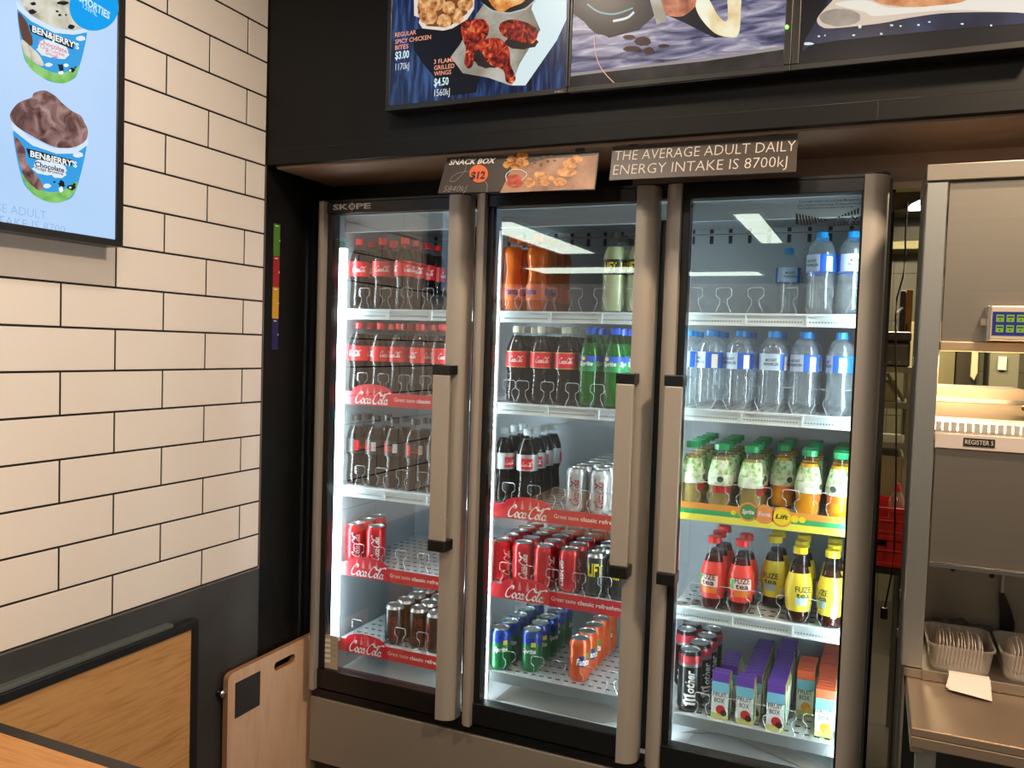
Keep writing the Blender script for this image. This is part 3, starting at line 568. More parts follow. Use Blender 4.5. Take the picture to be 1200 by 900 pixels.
# doors
DX = [.051, .619, 1.187]; DW = .547; Z0, Z1 = .410, 2.0
def profile(x0, x1, outer, depth=.034, n=7):
    """curved aluminium extrusion, rounded towards its outer side"""
    pts = [(x0, .05), (x0, .002), (x1, .002), (x1, .05)]
    w_ = x1-x0
    if outer > 0: pts = [(x0, .045), (x0, -.014)]+[(x1-w_*.75+w_*.75*math.sin(a), .026-.040*math.cos(a)) for a in [math.pi/2*i/n for i in range(n+1)]]+[(x1, .045)]
    elif outer < 0: pts = [(x0, .045)]+[(x0+w_*.75-w_*.75*math.cos(a), .026-.040*math.sin(a)) for a in [math.pi/2*i/n for i in range(n+1)]]+[(x1, -.014), (x1, .045)]
    return pts
doors = []
for i, x in enumerate(DX):
    hinge = -1 if i < 2 else 1
    L = (.034, .038, .045)[i]; R = (.058, .054, .056)[i]
    d = obj('door', MB().box(x+L, x+DW-R, .004, .05, 1.962, Z1-.003).box(x+L, x+DW-R, .004, .05, Z0+.004, .478)
            .box(x+L, x+L+.020, .010, .05, .478, 1.962).box(x+DW-R-.006, x+DW-R, .010, .05, .478, 1.962), m_blackgloss, fr, bevel=.002)
    doors.append(d)
    for (p0, p1, s) in ((x, x+L, -1), (x+DW-R, x+DW, 1)):
        pp = profile(p0, p1, s); obj('edge_profile', MB().prism([(q[0], q[1], Z0) for q in pp], (0, 0, Z1-Z0)), m_alu, d, smooth=True)
        obj('end_cap', MB().prism([(q[0], q[1]*.9+.003, Z1) for q in pp], (0, 0, .004)), m_blackgloss, d); obj('end_cap', MB().prism([(q[0], q[1]*.9+.003, Z0-.004) for q in pp], (0, 0, .004)), m_blackgloss, d)
    obj('glass_pane', MB().box(x+L+.012, x+DW-R-.002, .020, .0245, .470, 1.970), m_glass, d)
    obj('hinge', MB().lathe([(.012, Z0-.010), (.012, Z0-.0045)], 12, cx=x+(.012 if hinge < 0 else DW-.012), cy=.03), m_case, d); obj('hinge', MB().lathe([(.012, Z1+.0045), (.012, Z1+.010)], 12, cx=x+(.012 if hinge < 0 else DW-.012), cy=.03), m_case, d)
    hx = (.528, 1.0885, 1.2195)[i]; hw = (.055, .049, .0475)[i]
    h = MB().box(hx, hx+hw, -.066, -.052, .972, 1.466)
    h.box(hx+hw*.3, hx+hw*.7, -.052, -.012 if i < 2 else -.012, 1.0, 1.03).box(hx+hw*.3, hx+hw*.7, -.052, -.012, 1.41, 1.44)
    obj('handle', h, m_alu, d, bevel=.004)
    for za, zb in ((.940, .972), (1.466, 1.494)): obj('handle_cap', MB().box(hx-.001, hx+hw+.001, -.067, -.012, za, zb), m_blackgloss, d, bevel=.002)
d1, d2, d3 = doors
# maker's lettering on the first door header
PD = Plane((0, .0038, 0), (0, -1, 0), (1, 0, 0), (0, 0, 1)); PG = Plane((0, .0198, 0), (0, -1, 0), (1, 0, 0), (0, 0, 1))
silver = mat('silver_lettering', rgb(190, 188, 182), .4)
bL = MB(); put_flat(bL, text2d('SK', .03), (.109, .0030, 1.974), (1, 0, 0), (0, 0, 1), h=.0165, wid=.058, capunit=.7); put_flat(bL, text2d('PE', .03), (.197, .0030, 1.974), (1, 0, 0), (0, 0, 1), h=.0165, wid=.055, capunit=.7)
ring = [(.1815+r*math.cos(a), .0030, 1.982+r*math.sin(a)*.8) for r in (.0125, .0075) for a in [2*math.pi*k/20 for k in range(20)]]
bL.add(ring, [(k, (k+1) % 20, 20+(k+1) % 20, 20+k) for k in range(20)])
bL.box(.1808, .1822, .0028, .0030, 1.966, 1.998).box(.164, .199, .0028, .0030, 1.9814, 1.9826)
obj('maker_lettering', bL, silver, d1)
# notice, wave and script printed on the third door glass
ink = mat('glass_print_black', rgb(34, 36, 40), .6)
PG.text([('This Cooler is fitted with an Energy Management System', 935.5, 237.6, .0052, .166), ('Dairy Products, Fresh Juices, Produce and Perishable', 935, 242, .0052, .160), ('Food Stuffs should not be placed in this Cooler', 935, 245.4, .0052, .132)], d3, ink, 1, .008, name='notice_lettering')
bw = MB(); o6, s6 = (925, 225), .075
for j in range(11):          # slanting stripes cut to a wave
    f0, f1 = j/11., (j+.62)/11.
    def edge(f, top): 
        xx = 100+f*520
        return (xx+(30 if not top else 0), (330+f*105 if top else (520+70*math.sin(f*2.2)*(1-f)-f*95)))
    q = [edge(f0, True), edge(f1, True), edge(f1, False), edge(f0, False)]
    if j == 0: q = [(100, 330), (130, 345), (150, 515), (98, 510)]
    bw.add([PG.pt(o6[0]+p[0]*s6, o6[1]+p[1]*s6, 1) for p in q], [(0, 1, 2, 3)])
for j in range(7):
    f0, f1 = j/7., (j+.65)/7.
    q = [(760+f0*345, 385-f0*145), (760+f1*345, 385-f1*145), (775+f1*330, 388-f1*45), (775+f0*330, 388-f0*45)]
    bw.add([PG.pt(o6[0]+p[0]*s6, o6[1]+p[1]*s6, 1) for p in q], [(0, 1, 2, 3)])
obj('printed_wave', bw, ink, d3)
bs = MB(); put_flat(bs, SCRIPT, PG.pt(976.5, 265, 1), PG.U, PG.V, wid=.064, h=.024); obj('script_lettering', bs, ink, d3)
for y_, x_ in ((240.3, 814), (242.8, 812)): PG.line('small_print', [(806, y_), ((806+x_)/2, y_-.1), (x_, y_-.3)], .002, ink, d3, 1)
# no-entry sticker at the foot of the third door
st = obj('sticker', MB().box(1.497, 1.600, .0035, .0039, .432, .466), mat('peach_sticker', rgb(206, 160, 136), .5), d3)
bz = MB()
for j in range(3):
    cx = 1.517+j*.032; cz = .449
    R_ = [(cx+r*math.cos(a), .0033, cz+r*math.sin(a)) for r in (.0125, .0105) for a in [2*math.pi*k/20 for k in range(20)]]
    bz.add(R_, [(k, (k+1) % 20, 20+(k+1) % 20, 20+k) for k in range(20)]); bz.quad((cx-.009, .0033, cz+.0075), (cx-.0075, .0033, cz+.009), (cx+.009, .0033, cz-.0075), (cx+.0075, .0033, cz-.009))
obj('no_symbols', bz, mat('sticker_red', rgb(120, 40, 34), .5), st)
# picture sticker inside the corner of the first door
ps = obj('sticker', MB().quad(*[PG.pt(x, y, 1) for x, y in ((369.5, 741), (396, 745.5), (395.5, 790), (369, 784.5))][::-1]), mat('beige_sticker', rgb(178, 158, 134), .6), d1)
for nm, c, xs, ys in (('brown_rows', (98, 66, 50), (370.5, 377.5), 4), ('white_rows', (226, 220, 208), (379.5, 387), 5), ('grey_rows', (160, 150, 132), (388.5, 395), 4)):
    bb = MB()
    for j in range(ys):
        y_ = 748+j*6; bb.quad(*[PG.pt(x, y, 2) for x, y in ((xs[0], y_), (xs[1], y_+.8), (xs[1], y_+4.4), (xs[0], y_+3.6))])
    obj(nm, bb, mat('sticker_'+nm, rgb(*c), .6), ps)

# shelves
YF = .120; SW = (.091, .561), (.659, 1.127), (1.227, 1.690)
m_promo = mat('red_promo_strip', rgb(206, 40, 52), .35); m_promoink = mat('promo_white', rgb(246, 238, 236), .4); m_promod = mat('promo_pale_red', rgb(232, 140, 140), .4)
div_cache = {}
def divider_mesh(h=.068):
    if h in div_cache: return div_cache[h]
    w_ = .021; s = [(-w_, .0), (-w_*.78, h*.18), (-w_*.50, h*.34), (-w_*.50, h*.55), (-w_, h*.66), (-w_, h*.92), (-w_*.75, h), (w_*.75, h), (w_, h*.92), (w_, h*.66), (w_*.5, h*.55), (w_*.5, h*.34), (w_*.78, h*.18), (w_, 0)]
    b = MB().prism([(p[0], 0, p[1]) for p in s], (0, .0018, 0)); b.box(-.0009, .0009, .002, .40, 0, h*.55)
    b.mi = [0, 0]+[1]*(len(b.f)-8)+[0]*6; b.tube([(p[0], .0009, p[1]+.001) for p in s], .0008, 4, 1); me = b.mesh('divider'); me.materials.append(m_clear); me.materials.append(clear('divider_edge', (1, 1, 1, 1), 1.45, .1, 1.8, .42, (.9, .95, 1, 1))); div_cache[h] = me; return me  # bright edge-lit rim painted as a whitish diffuse material
def shelf(i, z, cols, promo=None, rail=True):
    x0, x1 = SW[i]
    s = obj('shelf', MB().box(x0, x1, YF+.004, .60, z-.010, z-.001), m_shelf, fr)
    bb = MB()
    for r in range(9):
        for c in range(16):
            xa = x0+.02+c*(x1-x0-.04)/16; bb.box(xa, xa+.014, .15+r*.045, .158+r*.045, z-.0009, z-.0004)
    obj('perforations', bb, m_slot, s)
    if rail:
        obj('price_rail', MB().box(x0, x1, YF-.004, YF+.003, z-.035, z-.006).box(x0, x1, YF-.012, YF+.003, z-.006, z-.001).box(x0, x1, YF-.010, YF-.004, z-.035, z-.031), m_rail, s)
        bb = MB(); n = int((x1-x0)/.0075)
        for c in range(n):
            if c % 21: bb.box(x0+c*.0075, x0+c*.0075+.0045, YF-.0048, YF-.0041, z-.025, z-.021)
        obj('rail_teeth', bb, mat('rail_grey', rgb(130, 144, 150), .5), s)
        for f in (.36, .70): obj('rail_clip', MB().box(x0+f*(x1-x0)-.002, x0+f*(x1-x0)+.002, YF-.013, YF-.004, z-.034, z-.004), m_rail, s)
    else:
        obj('front_lip', MB().box(x0, x1, YF-.001, YF+.003, z-.032, z-.001), mat('grey_shelf_lip', rgb(128, 134, 136), .4, metal=.3), s)
    for xd in cols:
        o = link('divider', divider_mesh(), s); o.location = (xd, YF+.006, z)
    if promo: z += .0155
    if promo == 'cola':
        pts = [(x0+.002, z-.052), (x1-.006, z-.052), (x1-.006, z-.008)]; cx = x0+.115
        pts += [(cx+.078*math.cos(a), z-.008+.026*math.sin(a)) for a in [math.pi*k/14 for k in range(15)]]+[(x0+.002, z-.008)]
        obj('promo_strip', MB().prism([(p[0], YF-.016, p[1]) for p in pts], (0, .0015, 0)), m_promo, s)
        bb = MB(); put_flat(bb, SCRIPT, (cx-.064, YF-.0166, z-.0485), (1, 0, 0), (0, 0, 1), wid=.140, h=.043); obj('script_lettering', bb, m_promoink, s)
        bb = MB(); put_flat(bb, text2d('Great taste', -.003), (cx+.088, YF-.0166, z-.034), (1, 0, 0), (0, 0, 1), h=.0125, wid=.078, capunit=.7)
        put_flat(bb, text2d('classic refreshment', .022), (cx+.172, YF-.0166, z-.034), (1, 0, 0), (0, 0, 1), h=.0125, wid=.158, capunit=.7); obj('slogan_lettering', bb, m_promoink, s)
        bb = MB()
        for j in range(4):
            xx = cx-.042+j*.026; bb.add([(xx+p[0], YF-.0163, z-.020+p[1]) for p in ((-.005, 0), (.005, 0), (.0045, .012), (.0016, .020), (.0016, .027), (-.0016, .027), (-.0016, .020), (-.0045, .012))], [tuple(range(8))])
        obj('printed_bottles', bb, m_promod, s)
        obj('printed_corner', MB().add([(x1-.006, YF-.0164, z-.052), (x1-.006, YF-.0164, z-.036), (x1-.016, YF-.0164, z-.046), (x1-.03, YF-.0164, z-.052)], [(0, 1, 2, 3)]), m_promoink, s)
    if promo == 'juice':
        for nm, c, za, zb in (('orange_band', (240, 160, 70), -.020, -.003), ('green_band', (60, 176, 108), -.034, -.020), ('yellow_band', (244, 236, 92), -.053, -.034)):
            obj(nm, MB().box(x0+.002, x1-.004, YF-.016, YF-.0145, z+za, z+zb), mat('promo_'+nm, rgb(*c), .4), s)
        for nm, c, cx, r, zc, tx in (('green_badge', (82, 150, 92), .197, .0215, -.014, 'Sprite'), ('orange_badge', (238, 150, 92), .240, .0215, -.016, 'Fanta'), ('yellow_badge', (250, 222, 48), .285, .0225, -.018, 'Lift')):
            obj(nm+'_rim', MB().add([(x0+cx+(r+.005)*math.cos(a), YF-.0163, z+zc+(r+.005)*math.sin(a)) for a in [2*math.pi*k/26 for k in range(26)]], [tuple(range(26))]), mat('promo_orange_band', rgb(240, 160, 70), .4), s)
            obj(nm, MB().add([(x0+cx+r*math.cos(a), YF-.0167, z+zc+r*math.sin(a)) for a in [2*math.pi*k/26 for k in range(26)]], [tuple(range(26))]), mat('promo_'+nm, rgb(*c), .4), s)
            bb = MB(); put_flat(bb, text2d(tx, .03, .2), (x0+cx-r*.75, YF-.0171, z+zc-.005), (1, 0, 0), (0, 0, 1), h=.0115, wid=r*1.5, capunit=.7); obj('badge_lettering', bb, m_promoink if tx != 'Lift' else mat('print_ink', rgb(40, 28, 24), .5), s)
        for cx, r in ((.318, .010), (.337, .0085), (.158, .007)):
            obj('small_disc', MB().add([(x0+cx+r*math.cos(a), YF-.0165, z-.020+r*math.sin(a)) for a in [2*math.pi*k/16 for k in range(16)]], [tuple(range(16))]), mat('promo_yellow_badge', rgb(250, 222, 48), .4), s)
    return s
SZ = [[1.665, 1.383, 1.070, .805, .545], [1.665, 1.383, 1.065, .815, .538], [1.667, 1.400, 1.125, .836, .525]]
c1 = [.152, .235, .316, .395, .47]; c2 = [.655+.035, .735, .817, .897, .975, 1.055]; c3 = [1.25, 1.33, 1.415, 1.503, 1.59, 1.665]
shelf(0, SZ[0][0], c1); shelf(0, SZ[0][1], c1, 'cola'); shelf(0, SZ[0][2], c1); shelf(0, SZ[0][3], [.155, .235, .32, .405], 'cola'); shelf(0, SZ[0][4], [.155, .235, .325, .41], 'cola')
shelf(1, SZ[1][0], c2); shelf(1, SZ[1][1], c2); shelf(1, SZ[1][2], [.70, .785, .865, .945, 1.02], 'cola'); shelf(1, SZ[1][3], [.70, .775, .855, .94, 1.02], 'cola'); shelf(1, SZ[1][4], [.72, .815, .885, .975, 1.05], rail=False)
shelf(2, SZ[2][0], c3); shelf(2, SZ[2][1], c3); shelf(2, SZ[2][2], [1.298, 1.378, 1.46, 1.53, 1.61], 'juice'); shelf(2, SZ[2][3], [1.29, 1.365, 1.447, 1.527, 1.60]); shelf(2, SZ[2][4], [1.318, 1.40, 1.475, 1.55, 1.61], rail=False)
# loose sheets lying on the cabinet floor
for i, (label, pts, z) in enumerate((('crumpled card sheet on the floor of the middle fridge section', [(.66, .17), (1.02, .16), (1.10, .21), (1.10, .42), (.67, .42)], .428),
        ('large white paper sheet on the floor of the right fridge section', [(1.27, .13), (1.46, .10), (1.66, .16), (1.66, .40), (1.30, .40)], .428), ('long grey card lying across the right fridge floor', [(1.25, .20), (1.36, .26), (1.66, .12), (1.66, .17), (1.38, .34)], .4335), ('small grey leaflet on the right fridge floor', [(1.26, .10), (1.33, .085), (1.345, .12), (1.275, .135)], .4305))):
    b = MB(); b.prism([(p[0], p[1], z+.0015*math.sin(7*p[0])) for p in pts], (0, 0, .001)); tag(obj('paper_sheet', b, mat('sheet_%d' % (i % 2), rgb(*((188, 180, 170), (206, 208, 208))[i % 2]), .6)), label, 'paper', 'loose sheets on the fridge floor')
# ------------------------------------------------------------------ drinks: one prototype of each kind
m_pet = clear('pet_clear', (.95, .97, .97, 1), 1.45, .03, .8)
m_petg = clear('pet_green', (.22, .80, .36, 1), 1.5, .03, 1.3)
def liquid(name, col, trans=0., rough=.12):
    if name in MATS: return MATS[name]
    m = mat(name, col, rough, spec=.15)
    if trans:
        nt = m.node_tree; b = nt.nodes['Principled BSDF']; out = [n for n in nt.nodes if n.type == 'OUTPUT_MATERIAL'][0]
        tr = nt.nodes.new('ShaderNodeBsdfTransparent'); tr.inputs[0].default_value = col; mx = nt.nodes.new('ShaderNodeMixShader'); mx.inputs[0].default_value = trans
        nt.links.new(b.outputs[0], mx.inputs[1]); nt.links.new(tr.outputs[0], mx.inputs[2]); nt.links.new(mx.outputs[0], out.inputs[0])
    return m
m_cola = liquid('cola_liquid', rgb(22, 12, 10)); m_orange = liquid('orange_soda', rgb(236, 112, 26), .25); m_cloudy = liquid('cloudy_lemon', rgb(206, 214, 168), .15)
m_lime = liquid('lime_soda', rgb(40, 168, 74), .55); m_tea = liquid('black_tea', rgb(52, 18, 10)); m_peach = liquid('peach_tea', rgb(70, 14, 10)); m_apple = liquid('apple_juice', rgb(222, 200, 130), .6); m_oj = liquid('orange_juice', rgb(246, 166, 40), .1)
pl = lambda n, c, r=.4: mat('print_'+n, rgb(*c), r, coat=.2)
white, black = pl('clean_white', (240, 240, 238)), pl('deep_black', (18, 17, 18))
red, gold, silverp = pl('cola_red', (208, 22, 34)), pl('gold', (190, 150, 90)), mat('print_silver', rgb(176, 180, 184), .35, metal=.3)
def interp(prof):
    def f(z):
        for (r0, z0), (r1, z1) in zip(prof[:-1], prof[1:]):
            if z0 <= z <= z1: return r0+(r1-r0)*((z-z0)/(z1-z0) if z1 > z0 else 0)
        return prof[-1][0]
    return f
def ring(prof, z0, z1, off=.0005, n=24, a0=0., a1=2*math.pi, steps=4):
    f = interp(prof); b = MB(); b.lathe([(f(z0+(z1-z0)*i/steps)+off, z0+(z1-z0)*i/steps) for i in range(steps+1)], n, cap0=False, cap1=False, a0=a0, a1=a1); return b
def az(p): return p-math.pi/2            # azimuth 0 = -Y
def cap_mesh(r, z0, z1):
    b = MB(); n = 24; ridg = lambda i: r*(1.0 if i % 2 else .965)
    vs = [(ridg(i)*math.cos(2*math.pi*i/n), ridg(i)*math.sin(2*math.pi*i/n), z) for z in (z0, z1-.002) for i in range(n)]+[(r*.9*math.cos(2*math.pi*i/n), r*.9*math.sin(2*math.pi*i/n), z1) for i in range(n)]
    b.add(vs, [(j*n+i, j*n+(i+1) % n, (j+1)*n+(i+1) % n, (j+1)*n+i) for j in (0, 1) for i in range(n)]+[tuple(range(2*n, 3*n)), tuple(range(n))[::-1]]); return b
CONTOUR = [(.024, 0), (.0285, .004), (.0315, .016), (.0320, .030), (.0305, .052), (.0282, .078), (.0282, .092), (.0312, .103), (.0332, .109), (.0335, .134), (.0332, .160), (.0322, .168), (.0285, .182), (.0225, .196), (.0165, .208), (.0130, .216), (.0128, .222)]
def bottle(name, prof, cap, capmat, shell, drink, fill, labels, letter, capz=None):
    t = link(name, None); t.empty_display_size = .02; top = prof[-1][1]
    obj('bottle', MB().lathe(prof, 24), shell, t, smooth=True)
    if drink:
        f = interp(prof); P = [(r*.955, max(z, .003)) for r, z in prof if z < fill]+[(f(fill)*.955, fill)]
        obj('drink', MB().lathe(P, 20), drink, t, smooth=True)
    obj('cap', cap_mesh(cap, *(capz or (top-.005, top+.015))), capmat, t)
    for nm, b, m in labels: obj(nm, b, m, t, smooth=True)
    for nm, b, m in letter: obj(nm, b, m, t)
    t['proto'] = 1; return t
def script_on(prof, zc, phi, wid, h, off=.001, tm=None, vertical=False):
    f = interp(prof); b = MB(); put_cyl(b, tm or SCRIPT, f(zc)+off, zc, phi, wid, h, vertical); return b
def barcode(prof, phi, zc, h=.03, w=.016, off=.0012):
    f = interp(prof); r = f(zc)+off; b = MB(); n = 9
    for i in range(n):
        a = phi-w/r/2+w/r*i/n; a2 = a+w/r/n*(.55 if i % 3 else .85)
        b.quad((r*math.sin(a), -r*math.cos(a), zc-h/2), (r*math.sin(a2), -r*math.cos(a2), zc-h/2), (r*math.sin(a2), -r*math.cos(a2), zc+h/2), (r*math.sin(a), -r*math.cos(a), zc+h/2))
    return b
KIND = {}
LB = (.109, .159)
KIND['cola'] = bottle('cola_bottle', CONTOUR, .0148, pl('cap_red', (214, 26, 34)), m_pet, m_cola, .200, [('label', ring(CONTOUR, *LB), red)],
    [('script_lettering', MB().add(*(lambda q: (q.v, q.f))(script_on(CONTOUR, .134, .1, .048, .021))).add(*(lambda q: (q.v, q.f))(script_on(CONTOUR, .134, 2.3, .048, .021))).add(*(lambda q: (q.v, q.f))(script_on(CONTOUR, .134, -2.0, .048, .021))), white)])
KIND['vanilla'] = bottle('cola_bottle', CONTOUR, .0148, pl('cap_cream', (226, 220, 198)), m_pet, m_cola, .208,
    [('label', ring(CONTOUR, *LB), red), ('label_border', MB().add(*(lambda q: (q.v, q.f))(ring(CONTOUR, .1565, .159, .001))).add(*(lambda q: (q.v, q.f))(ring(CONTOUR, .109, .1115, .001))), gold)],
    [('script_lettering', script_on(CONTOUR, .135, .0, .046, .020), white)])
KIND['diet'] = bottle('cola_bottle', CONTOUR, .0148, pl('cap_grey', (196, 202, 206)), m_pet, m_cola, .205, [('label', ring(CONTOUR, *LB), silverp),
    ('label_patch', ring(CONTOUR, .114, .147, .001, 8, az(-.15), az(.95)), red), ('label_patch', ring(CONTOUR, .114, .147, .001, 8, az(2.6), az(3.7)), red)], [('script_lettering', script_on(CONTOUR, .130, .4, .034, .015, .0016), white)])
KIND['zero'] = bottle('cola_bottle', CONTOUR, .0148, pl('cap_black', (26, 26, 28)), m_pet, m_cola, .198, [('label', ring(CONTOUR, *LB), pl('zero_black', (38, 34, 34))),
    ('label_patch', ring(CONTOUR, .118, .152, .001, 6, az(-.5), az(-.05)), red)], [('script_lettering', script_on(CONTOUR, .134, .35, .036, .016, .0012), pl('cola_red', (208, 22, 34))), ('barcode', barcode(CONTOUR, 1.0, .136), white)])
FANTA = [(.024, 0), (.029, .004), (.0325, .018), (.0325, .085), (.0305, .098), (.0285, .118), (.0295, .138), (.0325, .152), (.034, .168), (.0335, .182), (.030, .194), (.022, .203), (.0155, .208), (.0132, .212), (.013, .220)]
KIND['fanta'] = bottle('orange_soda_bottle', FANTA, .0148, pl('cap_orange', (240, 116, 36)), m_pet, m_orange, .198, [('label', ring(FANTA, .034, .082), pl('label_orange', (238, 106, 40)))],
    [('brand_lettering', MB().add(*(lambda q: (q.v, q.f))(script_on(FANTA, .06, -.15, .042, .019, .001, text2d('Fanta', .03, .2)))).add(*(lambda q: (q.v, q.f))(script_on(FANTA, .06, 2.0, .042, .019, .001, text2d('Fanta', .03, .2)))), pl('fanta_blue', (36, 48, 140)))])
LFT = [(.026, 0), (.031, .004), (.035, .014), (.0355, .06), (.034, .085), (.0355, .105), (.0362, .155), (.0335, .170), (.026, .190), (.017, .208), (.0135, .216), (.013, .222)]
KIND['lift'] = bottle('lemon_drink_bottle', LFT, .0148, pl('cap_dark_green', (38, 48, 40)), m_pet, m_cloudy, .192, [('label', ring(LFT, .109, .154), black)],
    [('brand_lettering', MB().add(*(lambda q: (q.v, q.f))(script_on(LFT, .132, -.35, .040, .028, .001, text2d('LIFT', .03)))).add(*(lambda q: (q.v, q.f))(script_on(LFT, .132, 1.1, .040, .028, .001, text2d('LIFT', .03)))), pl('lift_yellow', (238, 216, 40)))])
SPR = [(.025, 0), (.030, .004), (.033, .014), (.033, .10), (.0335, .106), (.0335, .150), (.032, .160), (.027, .178), (.020, .198), (.0145, .212), (.013, .217), (.013, .222)]
KIND['sprite'] = bottle('lime_soda_bottle', SPR, .0148, pl('cap_blue', (28, 84, 200)), m_petg, m_lime, .19, [('label', ring(SPR, .106, .135), pl('sprite_green', (24, 142, 78))), ('label_top', ring(SPR, .135, .152), pl('sprite_blue', (32, 86, 190))),
    ('lemon', MB().add([(math.sin(-.35+.2*math.cos(a))*.0346, -math.cos(-.35+.2*math.cos(a))*.0346, .144+.006*math.sin(a)) for a in [2*math.pi*k/14 for k in range(14)]], [tuple(range(14))]), pl('lemon', (226, 214, 60)))],
    [('brand_lettering', MB().add(*(lambda q: (q.v, q.f))(script_on(SPR, .128, -.1, .042, .018, .001, text2d('Sprite', .025, .15)))).add(*(lambda q: (q.v, q.f))(script_on(SPR, .128, 1.5, .042, .018, .001, text2d('Sprite', .025, .15)))), white)])
WAT = [(.022, 0), (.028, .003), (.0325, .014), (.0335, .028), (.031, .040), (.033, .052), (.0315, .064), (.0330, .076), (.030, .090), (.0322, .102), (.0335, .112), (.0335, .158), (.0325, .168), (.0285, .182), (.0215, .194), (.0145, .201), (.0132, .205)]
WAT = [(r*1.085 if r > .02 else r, z) for r, z in WAT]
m_water = clear('water_and_pet', (.95, .975, .985, 1), 1.4, .02, 2.6, .05, (.85, .93, 1, 1))
KIND['water'] = bottle('water_bottle', WAT, .0150, pl('cap_sky', (20, 140, 214)), m_water, None, 0, [('label', ring(WAT, .113, .158, .0006, 16, az(.30), az(2.4)), pl('water_blue', (20, 96, 206))), ('label_white', ring(WAT, .113, .158, .0006, 16, az(-1.5), az(.30)), mat('print_frost', rgb(176, 200, 222), .4)),
     ('label_back', ring(WAT, .113, .158, .0006, 16, az(2.4), az(4.78)), pl('water_blue', (20, 96, 206)))],
    [('brand_lettering', MB().add(*(lambda q: (q.v, q.f))(script_on(WAT, .141, -.35, .030, .008, .001, text2d('MOUNT', .02)))).add(*(lambda q: (q.v, q.f))(script_on(WAT, .130, -.35, .040, .008, .001, text2d('FRANKLIN', .02)))), pl('navy', (24, 34, 60))), ('barcode_patch', ring(WAT, .114, .152, .0010, 5, az(.75), az(1.25)), white)], capz=(.203, .220))
JUI = [(.024, 0), (.028, .003), (.0310, .012), (.0300, .030), (.0310, .050), (.0335, .072), (.0325, .088), (.0275, .112), (.0220, .136), (.0175, .154), (.0165, .163)]
JUI = [(r*1.05 if r > .017 else r, z) for r, z in JUI]
leaf = lambda n, prof, z0, z1, seed: (lambda b, rnd: ([b.add([(interp(prof)(zc)*math.sin(p+dx)*1.03, -interp(prof)(zc)*math.cos(p+dx)*1.03, zc+dz) for dx, dz in ((0, -.010), (.16, 0), (0, .012), (-.16, 0))], [(0, 1, 2, 3)]) for p, zc in [(rnd.uniform(-3.1, 3.1), rnd.uniform(z0, z1)) for _ in range(n)]], b)[1])(MB(), random.Random(seed))
def juice(drink, low, name):
    return bottle(name, JUI, .0205, pl('cap_green', (24, 140, 82)), m_pet, drink, .140, [('label', ring(JUI, .092, .132, steps=6), ramp_mat('print_leafy', [rgb(70, 128, 44), rgb(132, 182, 84), rgb(214, 226, 190), rgb(236, 240, 228)], 60, rough=.4)), ('label_middle', ring(JUI, .062, .092, steps=5), ramp_mat('print_pale_leafy', [rgb(150, 190, 110), rgb(224, 230, 212), rgb(236, 238, 230)], 55, rough=.4)), ('label_foot', ring(JUI, .042, .062, .0005, 12, az(-.5), az(1.2)), low)],
        [('printed_badge', MB().add([(math.sin(.15+.26*math.cos(a))*.0362, -math.cos(.15+.26*math.cos(a))*.0362, .080+.0085*math.sin(a)) for a in [2*math.pi*k/16 for k in range(16)]], [tuple(range(16))]), pl('badge_grey', (70, 84, 70)))], capz=(.160, .177))
KIND['apple'] = juice(m_apple, pl('apple_red', (186, 44, 46)), 'juice_bottle'); KIND['orange'] = juice(m_oj, pl('orange_peel', (232, 120, 40)), 'juice_bottle')
TEA = [(.024, 0), (.028, .003), (.0310, .010), (.0295, .026), (.0315, .034), (.0355, .066), (.0365, .084), (.0345, .104), (.0285, .126), (.0220, .150), (.0185, .172), (.0172, .186)]
def tea(drink, lab, capm, tx, txm, extra):
    return bottle('iced_tea_bottle', TEA, .0190, capm, m_pet, drink, .150, [('label', ring(TEA, .032, .134, steps=8), lab)]+extra,
        [('brand_lettering', MB().add(*(lambda q: (q.v, q.f))(script_on(TEA, .094, .1, .044, .016, .0034, text2d('FUZE', .015)))).add(*(lambda q: (q.v, q.f))(script_on(TEA, .077, .1, .036, .013, .0012, text2d('tea', .02)))), txm)], capz=(.185, .203))
KIND['peach'] = tea(m_peach, pl('tea_red', (226, 60, 50)), pl('cap_tomato', (222, 44, 36)), 'FUZE', black, [('label_glow', ring(TEA, .066, .098, .0008, 8, az(-.75), az(.85)), mat('print_blush', rgb(244, 206, 196), .4)), ('printed_fruit', ring(TEA, .048, .064, .0008, 8, az(-.5), az(.8)), pl('fruit_orange', (236, 128, 40))), ('printed_leaf', ring(TEA, .068, .096, .0010, 4, az(-.95), az(-.55)), pl('leaf_bright', (80, 160, 60)))])
KIND['lemontea'] = tea(m_tea, pl('tea_yellow', (238, 214, 60)), pl('cap_yellow', (232, 204, 40)), 'FUZE', pl('ink_green', (40, 70, 50)), [('printed_ice', ring(TEA, .050, .072, .0008, 8, az(-.45), az(.5)), mat('print_iceblue', rgb(176, 204, 206), .4)), ('barcode_patch', ring(TEA, .028, .060, .0010, 5, az(.9), az(1.35)), white)])
CAN = [(.0255, 0), (.0270, .002), (.0325, .011), (.0330, .014), (.0330, .112), (.0320, .117), (.0278, .1265), (.0272, .128)]
LID = [(.0272, .128), (.0278, .1305), (.0262, .1305), (.0250, .1270), (.0, .1270)]
m_lid = mat('can_lid', rgb(196, 198, 198), .28, metal=.9)
